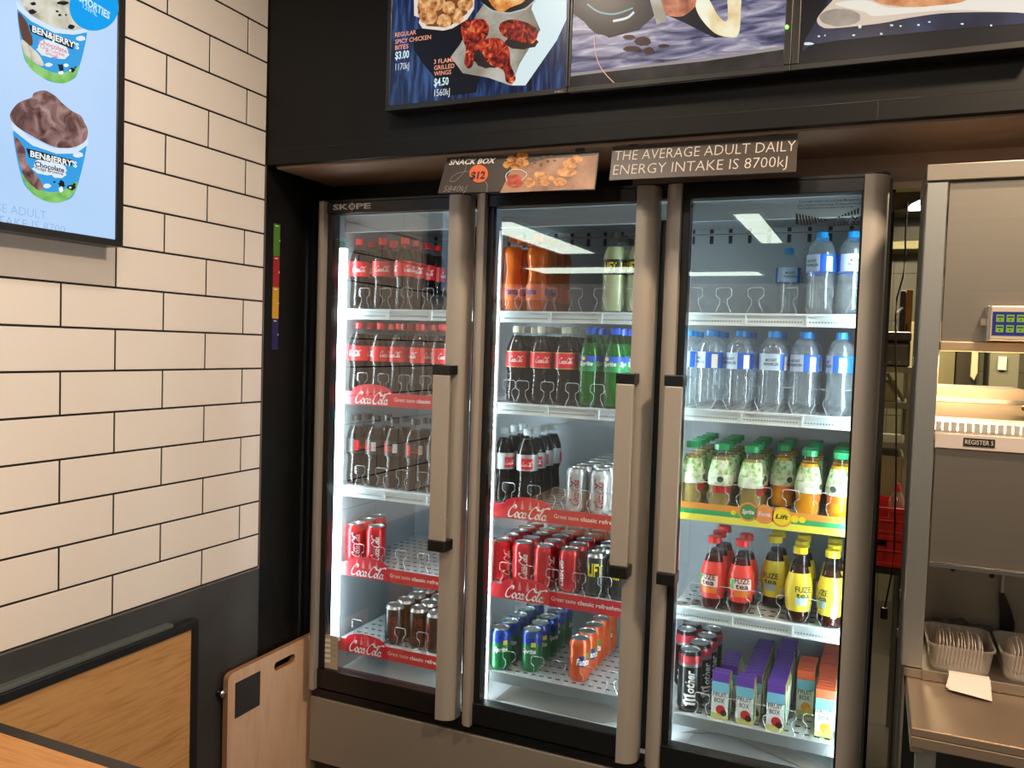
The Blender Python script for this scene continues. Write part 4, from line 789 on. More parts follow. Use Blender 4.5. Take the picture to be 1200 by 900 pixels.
def can(name, body, bands, letter, H=.130, lidring=None):
    k = H/.130; t = link(name, None); t.empty_display_size = .02
    P = [(r, z if z < .02 else z+(H-.130)) for r, z in CAN]; L = [(r, z+(H-.130)) for r, z in LID]
    obj('body', MB().lathe(P, 24, cap1=False), body, t, smooth=True)
    b = MB().lathe(L[:-1], 24, cap0=False); o = obj('lid', b, lidring or m_lid, t, smooth=True)
    obj('ring_pull', MB().prism([(.012*math.cos(a)*1.0, -.006+.009*math.sin(a), H-.0029) for a in [2*math.pi*q/12 for q in range(12)]], (0, 0, .0012)), m_lid, o)
    for nm, z0, z1, m, a0, a1 in bands: obj(nm, ring(P, z0, z1, .0004, 24 if a1-a0 > 6 else 8, a0, a1), m, t, smooth=True)
    for nm, b, m in letter: obj(nm, b, m, t)
    return t
FULL = (0., 2*math.pi)
cm = lambda n, c: mat('can_'+n, rgb(*c), .3, metal=(.0 if max(c) < 60 else .35), coat=.3)
def vscript(phi, tm=None, wid=.085, h=.030, zc=.062, P=CAN): b = MB(); [put_cyl(b, tm or SCRIPT, .0336, zc, p, wid, h, True) for p in (phi, phi+2.3)]; return b
KIND['can_cola'] = can('drink_can', cm('red', (200, 20, 32)), [], [('script_lettering', vscript(.2), white)])
KIND['can_zero'] = can('drink_can', cm('black', (24, 20, 20)), [('shoulder', .1185, .1275, m_lid, *FULL)], [('script_lettering', vscript(.0), pl('zero_red', (150, 34, 40)))])
KIND['can_diet'] = can('drink_can', cm('silver', (186, 188, 190)), [], [('script_lettering', vscript(-.2), pl('zero_red', (150, 34, 40)))])
KIND['can_lift'] = can('drink_can', cm('charcoal', (40, 40, 40)), [('shoulder', .1185, .1275, m_lid, *FULL)], [('brand_lettering', (lambda b: (put_cyl(b, text2d('LIFT', .03), .0336, .082, -.1, .046, .040), put_cyl(b, text2d('LIFT', .03), .0336, .082, 2.4, .046, .040), b)[2])(MB()), pl('lift_yellow', (238, 216, 40)))])
KIND['can_sprite'] = can('drink_can', cm('green', (30, 122, 66)), [('top_band', .088, .1265, cm('blue', (32, 60, 170)), *FULL), ('lemon', .082, .096, pl('lemon', (226, 214, 60)), az(.30), az(.75))], [('brand_lettering', (lambda b: (put_cyl(b, text2d('Sprite', .03, .2), .0338, .066, .1, .046, .020), put_cyl(b, text2d('Sprite', .03, .2), .0338, .066, 2.4, .046, .020), b)[2])(MB()), white)])
KIND['can_fanta'] = can('drink_can', cm('orange', (226, 90, 30)), [('printed_circle', .048, .082, pl('fanta_blue', (36, 48, 140)), az(-.1), az(.45)), ('printed_leaf', .074, .090, pl('leaf_bright', (80, 160, 60)), az(.5), az(.9))], [('brand_lettering', (lambda b: (put_cyl(b, text2d('Fanta', .03, .2), .0338, .064, .3, .044, .020), b)[1])(MB()), white)])
KIND['mother'] = can('energy_drink_can', cm('jet', (16, 15, 17)), [('top_band', .142, .1640, cm('rose', (196, 60, 72)), *FULL), ('silver_band', .132, .142, mat('can_steel_band', rgb(150, 140, 140), .3, metal=.7), *FULL)], [('brand_lettering', (lambda b: ([(put_cyl(b, pen([[(0, 0), (.1, .9)], [(.45, .0), (.5, .85)], [(.9, .0), (.95, .85)], [(-.2, .75), (.2, 1.0), (.6, .85), (1.1, 1.0)]], .26, .14, nib=0.), .0341, .038, p, .036, .036, True), put_cyl(b, text2d('other', .03, .2), .0341, .091, p, .066, .027, True)) for p in (-.1, 2.2)], b)[1])(MB()), white)], H=.176)
def carton(top, fruit, name='juice_carton'):
    t = link(name, None); t.empty_display_size = .02; a, d, h = .0235, .0205, .131
    obj('box', MB().box(-a, a, -d, d, 0, h-.001), [mat('carton_white', rgb(220, 226, 222), .4)], t, bevel=.0015)
    obj('top', MB().box(-a-.0004, a+.0004, -d-.0004, d+.0004, h-.026, h).box(-a-.0006, a+.0006, -.004, .004, h, h+.0015), top, t, bevel=.0015)
    obj('blue_band', MB().box(-a-.0002, a+.0002, -d-.0003, d+.0002, h-.055, h-.026), pl('carton_blue', (116, 184, 206)), t)
    obj('side_top', MB().box(a+.0004, a+.0009, -d+.0005, d-.0005, h-.055, h-.003), pl('carton_lime_top', (206, 200, 90)), t)
    obj('side_print', MB().box(a, a+.0005, -d+.001, d-.004, .02, h-.058), pl('carton_green', (30, 150, 90)), t)
    obj('foot_print', MB().box(-a-.0002, a+.0002, -d-.0003, d+.0002, .0006, .016), pl('carton_lime', (190, 196, 110)), t)
    b = MB(); put_flat(b, text2d('FRUIT', .01), (-a+.004, -d-.0008, .0635), (1, 0, 0), (0, 0, 1), h=.013, wid=.038, capunit=.7); put_flat(b, text2d('BOX', .01), (-a+.008, -d-.0008, .047), (1, 0, 0), (0, 0, 1), h=.013, wid=.028, capunit=.7)
    obj('brand_lettering', b, pl('carton_ink', (50, 56, 62)), t)
    disc = lambda cx, cz, r, y: MB().add([(cx+r*math.cos(q), y, cz+r*math.sin(q)) for q in [2*math.pi*k/14 for k in range(14)]], [tuple(range(14))])
    obj('printed_fruit', disc(.003, .027, .0135, -d-.0008), fruit, t); obj('printed_fruit', disc(.011, .019, .009, -d-.0011), pl('berry_dark', (66, 20, 32)) if top.name.endswith('purple') else pl('orange_slice', (246, 190, 90)), t)
    obj('straw', MB().rod((a+.0025, .006, .012), (a+.0025, .006, .105), .002, 6), white, t)
    return t
KIND['carton_p'] = carton(pl('carton_purple', (92, 56, 150)), pl('apple_bright', (196, 40, 44))); KIND['carton_o'] = carton(pl('carton_orange', (226, 100, 60)), pl('orange_fruit', (238, 150, 40)))
used = set(); rnd = random.Random(7)
LOOK = dict(cola='red-capped cola bottle', vanilla='cream-capped cola bottle', diet='silver-label cola bottle', zero='black-capped cola bottle', fanta='orange soda bottle', lift='cloudy lemon drink bottle', sprite='green lime soda bottle', water='clear water bottle', apple='apple juice bottle', orange='orange juice bottle', peach='red-capped iced tea bottle', lemontea='yellow-capped iced tea bottle',
    can_cola='red cola can', can_zero='black cola can', can_diet='silver cola can', can_lift='dark lemon drink can', can_sprite='green and blue soda can', can_fanta='orange soda can', mother='tall black energy drink can', carton_p='purple-topped juice carton', carton_o='orange-topped juice carton')
CATS = dict(mother='can', carton_p='carton', carton_o='carton')
ORD = ['first', 'second', 'third', 'fourth', 'fifth', 'sixth', 'seventh', 'eighth', 'ninth', 'tenth']
SHN = ['top', 'second', 'third', 'fourth', 'bottom']; DN = ['left', 'middle', 'right']
def put_drink(kind, x, y, z, phi, label, group):
    src = KIND[kind]
    if kind in used: t = copy_tree(src)
    else: t = src; used.add(kind)
    t.location = (x, y, z); t.rotation_euler = (0, 0, phi)
    tag(t, label, CATS.get(kind, 'can' if kind.startswith('can') else 'bottle'), group)
def row(door, sh, cols, pitch=None):
    z = SZ[door][sh]+.0002
    for ci, c in enumerate(cols):
        kind, x, y0, n = c[:4]; face = c[4] if len(c) > 4 else None; pt = pitch or (.0705 if not kind.startswith('carton') else .0445)
        if kind in ('water', 'lift'): pt = .0765
        pos_ = x if isinstance(x, list) else [(x, y0+j*pt) for j in range(n)]
        for j, (x, y) in enumerate(pos_):
            if kind.startswith('carton'): phi = rnd.uniform(-.04, .04)
            else: phi = (.38 if face is None else face)+rnd.uniform(-.25, .25) if j == 0 else rnd.uniform(-3, 3)
            if kind.startswith('can') and kind not in ('carton_p', 'carton_o') and j == 0: phi = (.38 if face is None else face)
            pos = 'at the front' if j == 0 else '%s from the front' % ORD[j]
            lab = '%s, %s, %s column, %s shelf behind %s door' % (LOOK[kind], pos, ORD[ci], SHN[sh], DN[door])
            put_drink(kind, x+(rnd.uniform(-.002, .002) if j else 0), y, z, phi, lab, 'drinks on the %s shelf of the %s door' % (SHN[sh], DN[door]))
# left door
row(0, 0, [('cola', .105, .165, 4, .6), ('cola', .197, .165, 4, .5), ('cola', .283, .165, 4, 1.3), ('cola', .362, .40, 2), ('cola', .445, .40, 2)])
row(0, 1, [('cola', .113, .160, 4, 2.0), ('cola', .198, .165, 4, 1.3), ('cola', .272, .165, 4, .0), ('cola', .350, .165, 4, 1.4), ('cola', .430, .165, 4, .8)])
row(0, 2, [('zero', .109, .165, 2, .8), ('zero', .187, .165, 2, -.6), ('zero', .262, .165, 2, -.4), ('zero', .341, .165, 2, .0), ('zero', .421, .165, 2, .3)])
row(0, 3, [('can_cola', .116, .160, 3, .5), ('can_cola', .200, .162, 1, .3)])
row(0, 4, [('can_zero', .277, .172, 5, .2), ('can_zero', .362, .185, 5, .45), ('can_zero', .436, .168, 5, -.5)])
# middle door
row(1, 0, [('fanta', .672, .165, 5, .35), ('fanta', .757, .165, 4, -.3), ('lift', 1.003, .165, 3, .4), ('lift', 1.078, .165, 3, .1)])
row(1, 1, [('vanilla', .697, .165, 4, .30), ('vanilla', .779, .165, 4, .28), ('vanilla', .859, .165, 4, .25), ('sprite', .937, .165, 4, .3), ('sprite', 1.013, .165, 4, .1)])
row(1, 2, [('diet', .667, .163, 3, .35), ('diet', .745, .163, 4, .1), ('can_diet', .909, .165, 6, .3), ('can_diet', .984, .165, 6, .35)])
row(1, 3, [('can_cola', .661, .172, 5, .9), ('can_cola', .737, .173, 5, .2), ('can_cola', .811, .170, 5, 1.0), ('can_cola', .895, .169, 5, -.9), ('can_lift', .980, .166, 5, .3), ('can_lift', 1.058, .166, 4, .2)])
row(1, 4, [('can_sprite', .676, .158, 5, .35), ('can_sprite', .770, .190, 5, .0), ('can_fanta', .930, .190, 5, .35)])
# right door
row(2, 0, [('water', 1.461, .50, 1, .5), ('water', 1.576, .165, 2, -.5), ('water', 1.654, .165, 2, .6)])
row(2, 1, [('water', 1.216, .238, 3, .2), ('water', 1.291, .165, 4, -.2), ('water', 1.375, .165, 4, -.15), ('water', 1.463, .165, 4, .1), ('water', 1.546, .165, 4, -.2), ('water', 1.638, .165, 4, -.9)])
row(2, 2, [('apple', 1.258, .160, 5, 1.3), ('apple', 1.338, .158, 5, .15), ('apple', 1.421, .158, 5, 1.0), ('orange', 1.494, .262, 4, .5), ('orange', 1.571, .165, 5, 1.2), ('orange', 1.650, .160, 5, -.5)], .0745)
row(2, 3, [('peach', 1.330, .155, 3, -.15), ('peach', 1.406, .155, 2, .2), ('lemontea', 1.484, .255, 2, -.5), ('lemontea', 1.560, .152, 3, .2), ('lemontea', 1.642, .150, 3, -.6)], .0795)
row(2, 4, [('mother', [(1.226, .335), (1.228, .403)], 0, 0, .3), ('mother', [(1.273, .167), (1.288, .240), (1.293, .310), (1.296, .380)], 0, 0, .25), ('carton_p', [(1.366, .160), (1.375, .232), (1.375, .277), (1.374, .322)], 0, 0),
    ('carton_p', [(1.434, .156)]+[(1.450, .203+.0445*j) for j in range(7)], 0, 0), ('carton_p', 1.516, .155, 9), ('carton_o', 1.582, .295, 3), ('carton_o', 1.640, .178, 9)])
for k_, o in KIND.items():
    if k_ not in used: raise RuntimeError(k_)
# ------------------------------------------------------------------ stainless serving chute at the right
YC = -.19
sv = thing('serving_chute', 'stainless steel food serving chute with heated hood beside fridge', 'cabinet')
XL, XR, XI = 1.807, 2.75, 1.848
obj('upright', MB().box(XL, XI, YC, YC+.05, .875, 1.94), m_steelv, sv, bevel=.002)
obj('side_panel', MB().box(XL, XL+.006, YC+.05, .12, .0, 1.94), mat('dull_side_steel', rgb(104, 100, 92), .5, metal=.7, noise=.1, nscale=6), sv)
b = MB()
for z in (1.62, 1.30, 1.02, .80): b.lathe([(.007, 0), (.007, .004), (.003, .006)], 10, cx=z, cy=0)
for i, zz in enumerate((1.55, .98, .87)): obj('side_catch', MB().box(XL-.004, XL, -.02+.04*i, -.008+.04*i, zz-.01, zz+.01), m_chrome, sv, bevel=.001)
obj('header', MB().box(XL-.002, XR, YC-.004, .12, 1.941, 1.977), m_steel, sv, bevel=.002)
obj('hood_panel', MB().box(XI+.003, XR, YC+.012, YC+.03, 1.597, 1.940), m_steel, sv, bevel=.001)
obj('lamp_bar', MB().box(XI+.001, XR, YC-.004, YC+.07, 1.576, 1.5965), mat('warm_lit_bar', rgb(214, 180, 144), .3, metal=.7), sv, bevel=.002)  # heat lamp glow put into the bar's bright warm colour
obj('hood_roof', MB().box(XI+.003, XR, YC+.03, .12, 1.74, 1.76), m_steel, sv)
m_hot = mat('polished_slide', rgb(226, 214, 196), .3, metal=.5)
obj('slide_plate', MB().box(XI+.001, XR, YC+.002, .30, 1.398, 1.404), m_hot, sv)
for i in range(24):
    x0 = XI-.002+i*.0147
    if i == 0: tm_ = MB().box(0, .0112, YC, YC+.004, 1.4042, 1.4225); o = obj('slide_tooth', tm_, m_hot, sv)
    else: o = link('slide_tooth', o.data, sv)
    o.location = (x0+.003, 0, 0)
obj('label_rail', MB().box(XI+.001, XR, YC-.006, YC+.002, 1.366, 1.3975), mat('white_rail', rgb(206, 190, 178), .35), sv, bevel=.001)
lb = obj('name_plate', MB().box(1.903, 1.962, YC-.0075, YC-.006, 1.3735, 1.391), mat('black_plate', rgb(34, 24, 20), .4), sv)
b = MB(); put_flat(b, text2d('REGISTER 5', .005), (1.906, YC-.0079, 1.378), (1, 0, 0), (0, 0, 1), h=.0095, wid=.053, capunit=.7); obj('plate_lettering', b, mat('plate_print', rgb(206, 196, 180), .5), lb)
obj('lower_panel', MB().box(XI+.003, XR, YC+.004, YC+.016, 1.112, 1.364), m_steel, sv, bevel=.001)
obj('panel_lip', MB().box(XI+.003, XR, YC-.002, YC+.016, 1.104, 1.1115), m_chrome, sv)
cav = mat('cavity_steel', rgb(140, 132, 120), .4, metal=.6, noise=.08, nscale=6)
obj('cavity_back', MB().box(XI+.003, XR, .10, .106, .876, 1.36), cav, sv)
o = obj('bolt_head', MB().lathe([(.006, 0), (.006, .003), (.003, .005)], 12, cx=0, cy=0), m_slot, sv); o.rotation_euler = (math.pi/2, 0, 0); o.location = (1.922, .099, 1.04)
o2 = link('bolt_head', o.data, sv); o2.rotation_euler = (math.pi/2, 0, 0); o2.location = (2.006, .099, 1.035)
obj('shelf_ledge', MB().box(XL+.006, XR, YC+.001, .0999, .852, .8715).box(XI, XR, YC-.003, YC+.001, .852, .8745), m_steel, sv, bevel=.001)
bench = obj('bench', MB().box(1.819, XR, -.465, YC+.02, .834, .8505).box(1.819, XR, -.465, -.459, .812, .834).box(1.819, 1.84, -.459, .10, .80, .834), mat('lamplit_bench_steel', rgb(172, 150, 128), .40, metal=.75, noise=.06, nscale=8), sv, bevel=.002)  # lamplight on the bench put into a lighter, warmer, less metallic steel
obj('bench_leg', MB().box(1.83, 1.866, -.44, -.404, 0, .812), m_steelv, sv, bevel=.003)
obj('under_shelf', MB().box(1.83, XR, -.40, .1, .18, .2), m_steel, sv); obj('under_back', MB().box(1.83, XR, .10, .11, .2, .83), m_case, sv)
# control display on the hood
cp = thing('control_display', 'small blue display with six green keys on hood', 'display')
obj('housing', MB().box(1.937, 2.12, YC-.036, YC+.0115, 1.600, 1.672), mat('cream_housing', rgb(206, 186, 164), .4, metal=.3), cp, bevel=.003)
obj('screen', MB().box(1.941, 2.116, YC-.0372, YC-.036, 1.611, 1.6595), screen_mat('lcd_blue', rgb(44, 52, 124), .8), cp)
for r_ in range(2):
    for c_ in range(6):
        o = obj('key', MB().box(1.9475+c_*.0185, 1.9615+c_*.0185, YC-.0380, YC-.0373, 1.6385-r_*.0215, 1.6535-r_*.0215), screen_mat('lcd_green', rgb(140, 168, 62), .9), cp)
        obj('key_print', MB().box(1.949+c_*.0185, 1.960+c_*.0185, YC-.0384, YC-.0381, 1.6475-r_*.0215, 1.6500-r_*.0215).box(1.9535+c_*.0185, 1.9555+c_*.0185, YC-.0384, YC-.0381, 1.641-r_*.0215, 1.6445-r_*.0215), screen_mat('lcd_ink', rgb(30, 52, 24), .8), o)
obj('side_plate', MB().box(1.931, 1.9365, YC-.040, YC+.0115, 1.598, 1.672), m_chrome, cp, bevel=.001)
obj('thumb_screw', MB().box(1.922, 1.931, YC-.022, YC-.012, 1.631, 1.645), mat('cream_housing', rgb(206, 186, 164), .4, metal=.3), cp, bevel=.001)
# two clear tubs with folded papers
m_tub = clear('frosted_tub', (.86, .83, .78, 1), 1.45, .15, 1.2, .22, (.72, .66, .58, 1)); m_paper = mat('folded_paper', rgb(214, 200, 190), .7)
def rtub(hx, hy, r, z, n=4):
    return [(p[0], p[1], z) for p in rrect(-hx, hx, -hy, hy, r, n)]
def tub(x, y, label, g):
    t = thing('plastic_tub', label, 'tub', (x, y, .8722), 0, g); N = len(rtub(.06, .08, .02, 0))
    L = [rtub(.056, .078, .020, 0), rtub(.059, .081, .022, .012), rtub(.064, .086, .024, .052), rtub(.068, .090, .026, .054), rtub(.068, .090, .026, .058), rtub(.064, .086, .024, .058), rtub(.057, .079, .020, .004)]
    b = MB(); b.add([p for q in L for p in q], [(j*N+i, j*N+(i+1) % N, (j+1)*N+(i+1) % N, (j+1)*N+i) for j in range(len(L)-1) for i in range(N)]+[tuple(range(N))[::-1], tuple(range((len(L)-1)*N, len(L)*N))])
    obj('tub', b, m_tub, t, smooth=True); return t
tub(1.924, -.092, 'clear plastic tub of folded papers next to steel upright', 'plastic tubs in the chute'); tub(2.068, -.085, 'clear plastic tub of folded papers at right picture edge', 'plastic tubs in the chute')
rp = random.Random(3)
for t_i, (tx, ty) in enumerate(((1.924, -.092), (2.068, -.085))):
    for i in range(13):
        xx = tx-.044+i*.0070; tilt = .35+rp.uniform(-.1, .1); hh = .058+rp.uniform(-.006, .007)
        pts = []
        for q in range(6):
            yy = -.055+q*.022; cz = hh-.010*((q-2.5)/2.5)**2
            pts.append((yy, cz))
        poly = [(0, -.055, 0), (0, .055, 0)]+[(math.tan(tilt)*c*.25, y, c) for y, c in pts[::-1]]
        o = obj('folded_paper', MB().prism(poly, (.0012, 0, 0)), m_paper); o.location = (xx, ty, .8782)
        tag(o, 'white folded paper, %s from the left in the %s tub' % ((ORD+['eleventh', 'twelfth', 'thirteenth'])[i], ('left', 'right')[t_i]), 'paper', 'folded papers in the tubs')
P3 = [on(1113, 787, 'y', -.196), on(1160.5, 790, 'y', -.196), on(1158, 817, 'y', -.262), on(1108, 801, 'y', -.232)]
P3 = [Vector((1.901, -.194, .8766)), Vector((1.979, -.194, .8766)), Vector((1.976, -.265, .856)), Vector((1.893, -.232, .858))]
b = MB(); b.prism(P3, (0, .0008, -.0008))
b.prism([P3[0]+Vector((0, -.001, .0006)), P3[2]+Vector((0, 0, .001)), P3[3]+Vector((.004, -.012, .0))], (0, .0005, -.0005))
b.box(1.901, 1.979, -.196, -.172, .8747, .8752)
tag(obj('paper_slip', b, mat('receipt_paper', rgb(226, 208, 196), .7)), 'pale paper slip hanging over the bench from under tub', 'paper')
sp = thing('spatula', 'dark bladed spatula hanging in the chute cavity', 'spatula', (2.028, .085, 0))
obj('handle', MB().box(-.004, .004, -.004, .004, 1.0, 1.11), mat('pale_handle', rgb(170, 160, 150), .4, metal=.5), sp, bevel=.0015); obj('blade', MB().prism([(-.006, 0, 1.0), (.004, 0, 1.0), (.02, 0, .965), (.03, 0, .93), (.03, 0, .885), (.0, 0, .885), (-.002, 0, .95)], (0, .002, 0)), m_blackgloss, sp)
ro = thing('cloth_bundle', 'dark folded cloth behind the left tub', 'cloth'); b = MB()
for i in range(9): b.lathe([(.018-.001*abs(i-4), .8722), (.02-.0012*abs(i-4), .90), (.012, .925-.002*abs(i-4)), (.002, .93-.003*abs(i-4))], 10, cx=1.872+i*.018, cy=.055+.008*math.sin(i*2.1))
obj('folds', b, mat('dark_cloth', rgb(46, 44, 44), .9), ro, smooth=True)

# ------------------------------------------------------------------ kitchen seen through the gap and the chute
kg = 'things in the kitchen'
rk = thing('wire_rack', 'dull metal shelving rack seen through gap beside fridge', 'rack', (0, 0, 0))
RX0, RX1, RY0, RY1 = 1.66, 1.853, 1.20, 1.62
for z in (.93, 1.22, 1.37, 1.505):
    obj('rack_shelf', MB().box(RX0, RX1, RY0, RY1, z, z+.022), mat('grey_rack', rgb(120, 118, 100), .5, metal=.4), rk, bevel=.002)
for x_ in (RX0, RX1-.02):
    for y_ in (RY0, RY1-.02): obj('rack_post', MB().box(x_, x_+.018, y_+.001, y_+.019, 0, 1.505), mat('grey_rack', rgb(120, 118, 100), .5, metal=.4), rk)
for z in (1.49,): obj('rack_brace', MB().rod((RX0+.03, RY0-.004, 1.40), (RX0+.09, RY0-.004, 1.50), .006).rod((RX1-.03, RY0-.004, 1.40), (RX1-.09, RY0-.004, 1.50), .006), mat('grey_rack', rgb(120, 118, 100), .5, metal=.4), rk)
pr_ = thing('receipt_printer', 'black box-shaped printer on top of the rack', 'printer', (0, 0, 0))
obj('body', MB().box(1.665, 1.838, 1.23, 1.48, 1.5275, 1.62), m_blackgloss, pr_, bevel=.006); obj('lid', MB().box(1.663, 1.840, 1.225, 1.48, 1.621, 1.658), m_case, pr_, bevel=.008)
obj('front_marks', MB().box(1.765, 1.775, 1.2285, 1.2297, 1.54, 1.547).box(1.80, 1.806, 1.2285, 1.2297, 1.54, 1.547).box(1.74, 1.83, 1.2285, 1.2297, 1.604, 1.606), mat('grey_marks', rgb(120, 120, 110), .5), pr_)
cb = thing('cardboard_box', 'tall narrow cardboard box behind the black printer', 'box', (0, 0, 0)); obj('carton', MB().box(1.822, 1.846, 1.50, 1.58, 1.5275, 1.835), mat('kraft_card', rgb(176, 126, 66), .7, noise=.08, nscale=20), cb, bevel=.001); obj('printed_mark', MB().box(1.826, 1.832, 1.4985, 1.4997, 1.66, 1.70), m_slot, cb)
tag(obj('black_binder', MB().box(1.800, 1.8205, 1.50, 1.60, 1.5275, 1.832), m_case, None, bevel=.002), 'black upright binder leaning beside cardboard box', 'binder')
tag(obj('white_cable', MB().tube([(1.797, 1.495, 1.66), (1.785, 1.49, 1.70), (1.79, 1.49, 1.74), (1.81, 1.495, 1.765)], .004), m_white), 'short white cable curving up behind the printer', 'cable')
st1 = tag(obj('steel_container', MB().box(1.67, 1.838, 1.24, 1.55, .9525, 1.19), mat('dull_container', rgb(128, 124, 100), .4, metal=.5, noise=.1, nscale=8), None, bevel=.008), 'dull metal container on the lower rack shelf', 'container')
tag(obj('cream_container', MB().box(1.70, 1.80, 1.26, 1.5, 1.3925, 1.47), mat('cream_plastic', rgb(150, 142, 90), .5), None, bevel=.006), 'cream plastic container under the printer shelf', 'container')
def crate(x0, x1, y0, y1, z0, z1, label):
    t = thing('red_crate', label, 'crate', (0, 0, 0), 0, 'red crates'); m = mat('red_crate_plastic', rgb(196, 30, 28), .45); h = z1-z0
    obj('floor_panel', MB().box(x0, x1, y0, y1, z0, z0+.008), m, t); 
    for nm, bb in (('front_wall', MB().box(x0, x1, y0, y0+.006, z0+.008, z0+h*.62).box(x0, x1, y0, y0+.006, z0+h*.85, z1).box(x0, x0+(x1-x0)*.35, y0, y0+.006, z0+h*.62, z0+h*.85).box(x0+(x1-x0)*.75, x1, y0, y0+.006, z0+h*.62, z0+h*.85)), ('back_wall', MB().box(x0, x1, y1-.006, y1, z0+.008, z1)), ('side_wall', MB().box(x0, x0+.006, y0+.006, y1-.006, z0+.008, z1)), ('side_wall', MB().box(x1-.006, x1, y0+.006, y1-.006, z0+.008, z1))): obj(nm, bb, m, t)
    obj('rim', MB().box(x0-.006, x1+.006, y0-.008, y0, z1-.018, z1).box(x0-.006, x1+.006, y0-.008, y0, z0+h*.48, z0+h*.54).box(x0-.006, x1+.006, y0-.008, y0, z0, z0+.014), m, t, bevel=.002)
crate(1.60, 1.852, .90, 1.16, .952, 1.046, 'red plastic crate, upper one of the pair beside the rack'); crate(1.60, 1.848, .90, 1.16, .842, .951, 'red plastic crate, lower one of the pair beside the rack')
ts = thing('trolley', 'low dark trolley carrying the red crates', 'trolley'); obj('deck', MB().box(1.60, 1.86, .90, 1.18, .815, .8415), m_case, ts)
for x_ in (1.61, 1.84):
    for y_ in (.91, 1.16): obj('leg', MB().box(x_, x_+.012, y_, y_+.012, 0, .815), m_case, ts)
rl = thing('red_clip_rail', 'short red segmented plastic strip hanging below crates', 'strip'); 
for i in range(5): obj('segment', MB().box(1.838, 1.860-.001*i, .884, .892, .80-.026*i-.022, .80-.026*i), mat('red_crate_plastic', rgb(196, 30, 28), .45), rl, bevel=.002)
bt = thing('squeeze_bottle', 'clear squeeze bottle with red top in upper crate', 'bottle', (1.812, .96, .9605)); obj('bottle', MB().lathe([(.025, 0), (.027, .01), (.027, .10), (.018, .125), (.011, .135)], 16), m_tub, bt, smooth=True); obj('nozzle', MB().lathe([(.012, .135), (.011, .155), (.005, .165)], 12), mat('red_crate_plastic', rgb(196, 30, 28), .45), bt, smooth=True)
# cable with plug hanging from the dark drape
tag(obj('black_drape', MB().prism([(1.742, .66, 2.075), (1.842, .66, 2.075), (1.842, .66, 2.062), (1.80, .66, 2.04), (1.785, .66, 2.025), (1.742, .66, 2.018)], (0, .02, 0)), mat('black_sheet', rgb(16, 15, 13), .7)), 'black plastic drape hanging above gap beside fridge', 'drape')
hc = thing('hanging_cable', 'black power cable with plug hanging in the gap', 'cable')
pts = [on(x, y, 'y', .64) for x, y in ((1063.5, 236), (1062, 255), (1061, 280), (1061, 300), (1058, 325), (1051, 350), (1049.5, 370), (1049.5, 420), (1050.5, 470), (1050, 560), (1048, 640), (1045, 672), (1039, 702), (1037, 712))]
obj('cord', MB().tube([tuple(p) for p in pts], .0026), m_blackgloss, hc, smooth=True)
e_ = pts[-1]; obj('plug', MB().box(e_.x-.012, e_.x+.009, .63, .652, e_.z-.036, e_.z+.002), m_blackgloss, hc, bevel=.004); obj('plug_pins', MB().box(e_.x-.008, e_.x-.006, .638, .640, e_.z-.046, e_.z-.036).box(e_.x+.002, e_.x+.004, .638, .640, e_.z-.046, e_.z-.036), m_chrome, hc)
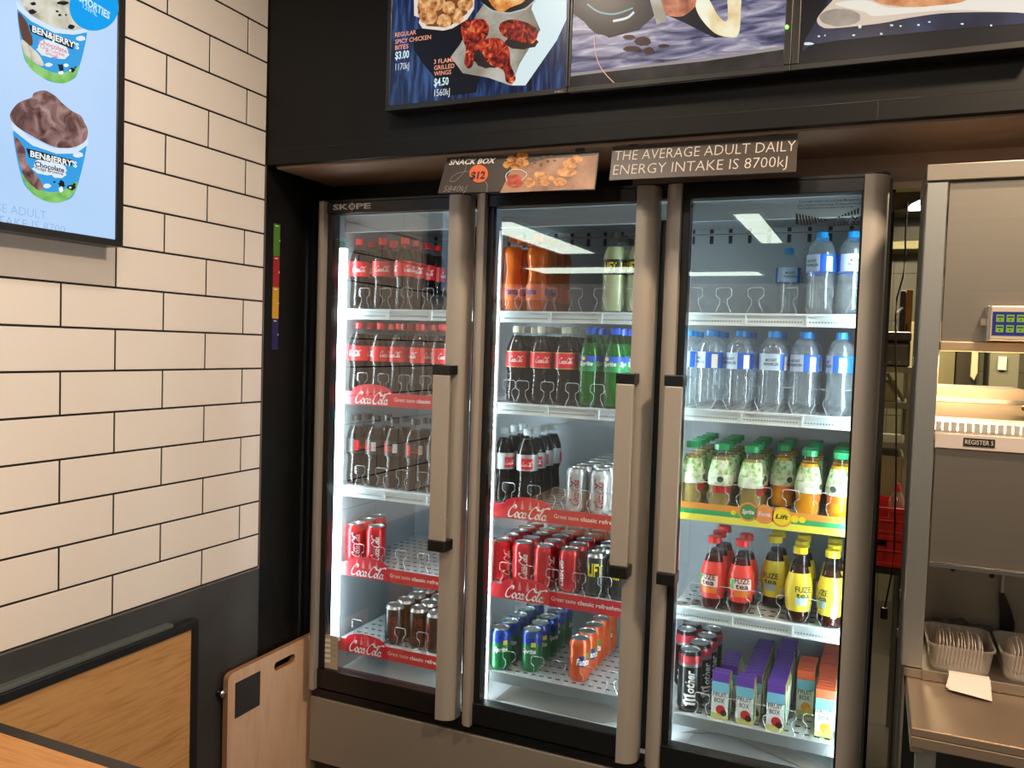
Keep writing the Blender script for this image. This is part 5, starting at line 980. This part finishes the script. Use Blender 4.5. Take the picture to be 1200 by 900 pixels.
# kitchen ceiling panel light, back furniture
kl = thing('kitchen_ceiling_light', 'bright square ceiling lamp seen in the gap', 'light', (1.915, 3.08, 2.45)); obj('frame', MB().box(-.07, .07, -.17, .17, -.012, -.0005), m_white, kl); obj('diffuser', MB().box(-.06, .06, -.16, .16, -.018, -.0125), m_glow, kl)
hd = thing('exhaust_hood', 'pale metal hood high on the kitchen back wall', 'hood'); obj('canopy', MB().box(1.55, 2.02, 3.3, 3.593, 2.215, 2.265), mat('olive_steel', rgb(140, 132, 96), .4, metal=.5), hd, bevel=.004); obj('filter_row', MB().box(1.56, 2.01, 3.32, 3.593, 2.2655, 2.35), mat('dark_filter', rgb(78, 72, 50), .5), hd)
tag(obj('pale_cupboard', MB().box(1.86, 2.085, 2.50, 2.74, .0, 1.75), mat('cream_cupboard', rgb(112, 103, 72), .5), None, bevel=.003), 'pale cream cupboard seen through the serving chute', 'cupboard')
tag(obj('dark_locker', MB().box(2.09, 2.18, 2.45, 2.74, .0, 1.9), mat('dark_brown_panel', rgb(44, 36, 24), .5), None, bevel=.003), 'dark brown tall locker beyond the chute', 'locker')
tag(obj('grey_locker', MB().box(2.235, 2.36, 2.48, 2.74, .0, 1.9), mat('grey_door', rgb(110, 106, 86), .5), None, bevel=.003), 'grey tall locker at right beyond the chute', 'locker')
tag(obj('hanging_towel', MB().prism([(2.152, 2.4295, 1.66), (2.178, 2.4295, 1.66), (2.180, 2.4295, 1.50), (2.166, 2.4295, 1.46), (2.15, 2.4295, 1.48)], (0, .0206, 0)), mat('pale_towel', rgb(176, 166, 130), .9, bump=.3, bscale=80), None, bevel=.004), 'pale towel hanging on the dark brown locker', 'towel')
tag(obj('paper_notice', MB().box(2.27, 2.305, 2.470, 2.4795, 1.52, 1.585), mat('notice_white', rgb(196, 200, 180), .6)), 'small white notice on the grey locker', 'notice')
gr = thing('grill_press', 'flat steel warming slide behind the toothed plate', 'slide'); obj('top_plate', MB().box(1.87, 2.12, .56, .86, 1.47, 1.478), m_steel, gr); obj('front_plate', MB().box(1.87, 2.12, .56, .565, 1.36, 1.47), m_steel, gr); obj('roller_row', MB().box(1.87, 2.125, .548, .559, 1.435, 1.447), m_chrome, gr); obj('support', MB().box(1.88, 1.90, .60, .85, 0, 1.36).box(2.09, 2.11, .60, .85, 0, 1.36), m_steelv, gr)
bq = thing('brass_rail_stand', 'brass coloured tubular rails at right in the chute', 'rail'); mb_ = mat('brass_tube', rgb(150, 116, 56), .35, metal=.8)
for (a, c) in (((2.095, .42, 1.520), (2.30, .30, 1.545)), ((2.095, .42, 1.432), (2.30, .30, 1.452)), ((2.115, .40, 1.424), (2.30, .30, 1.436))): obj('rail', MB().rod(a, c, .007), mb_, bq, smooth=True)
obj('stand', MB().box(2.28, 2.31, .29, .33, 0, 1.56), m_steelv, bq)
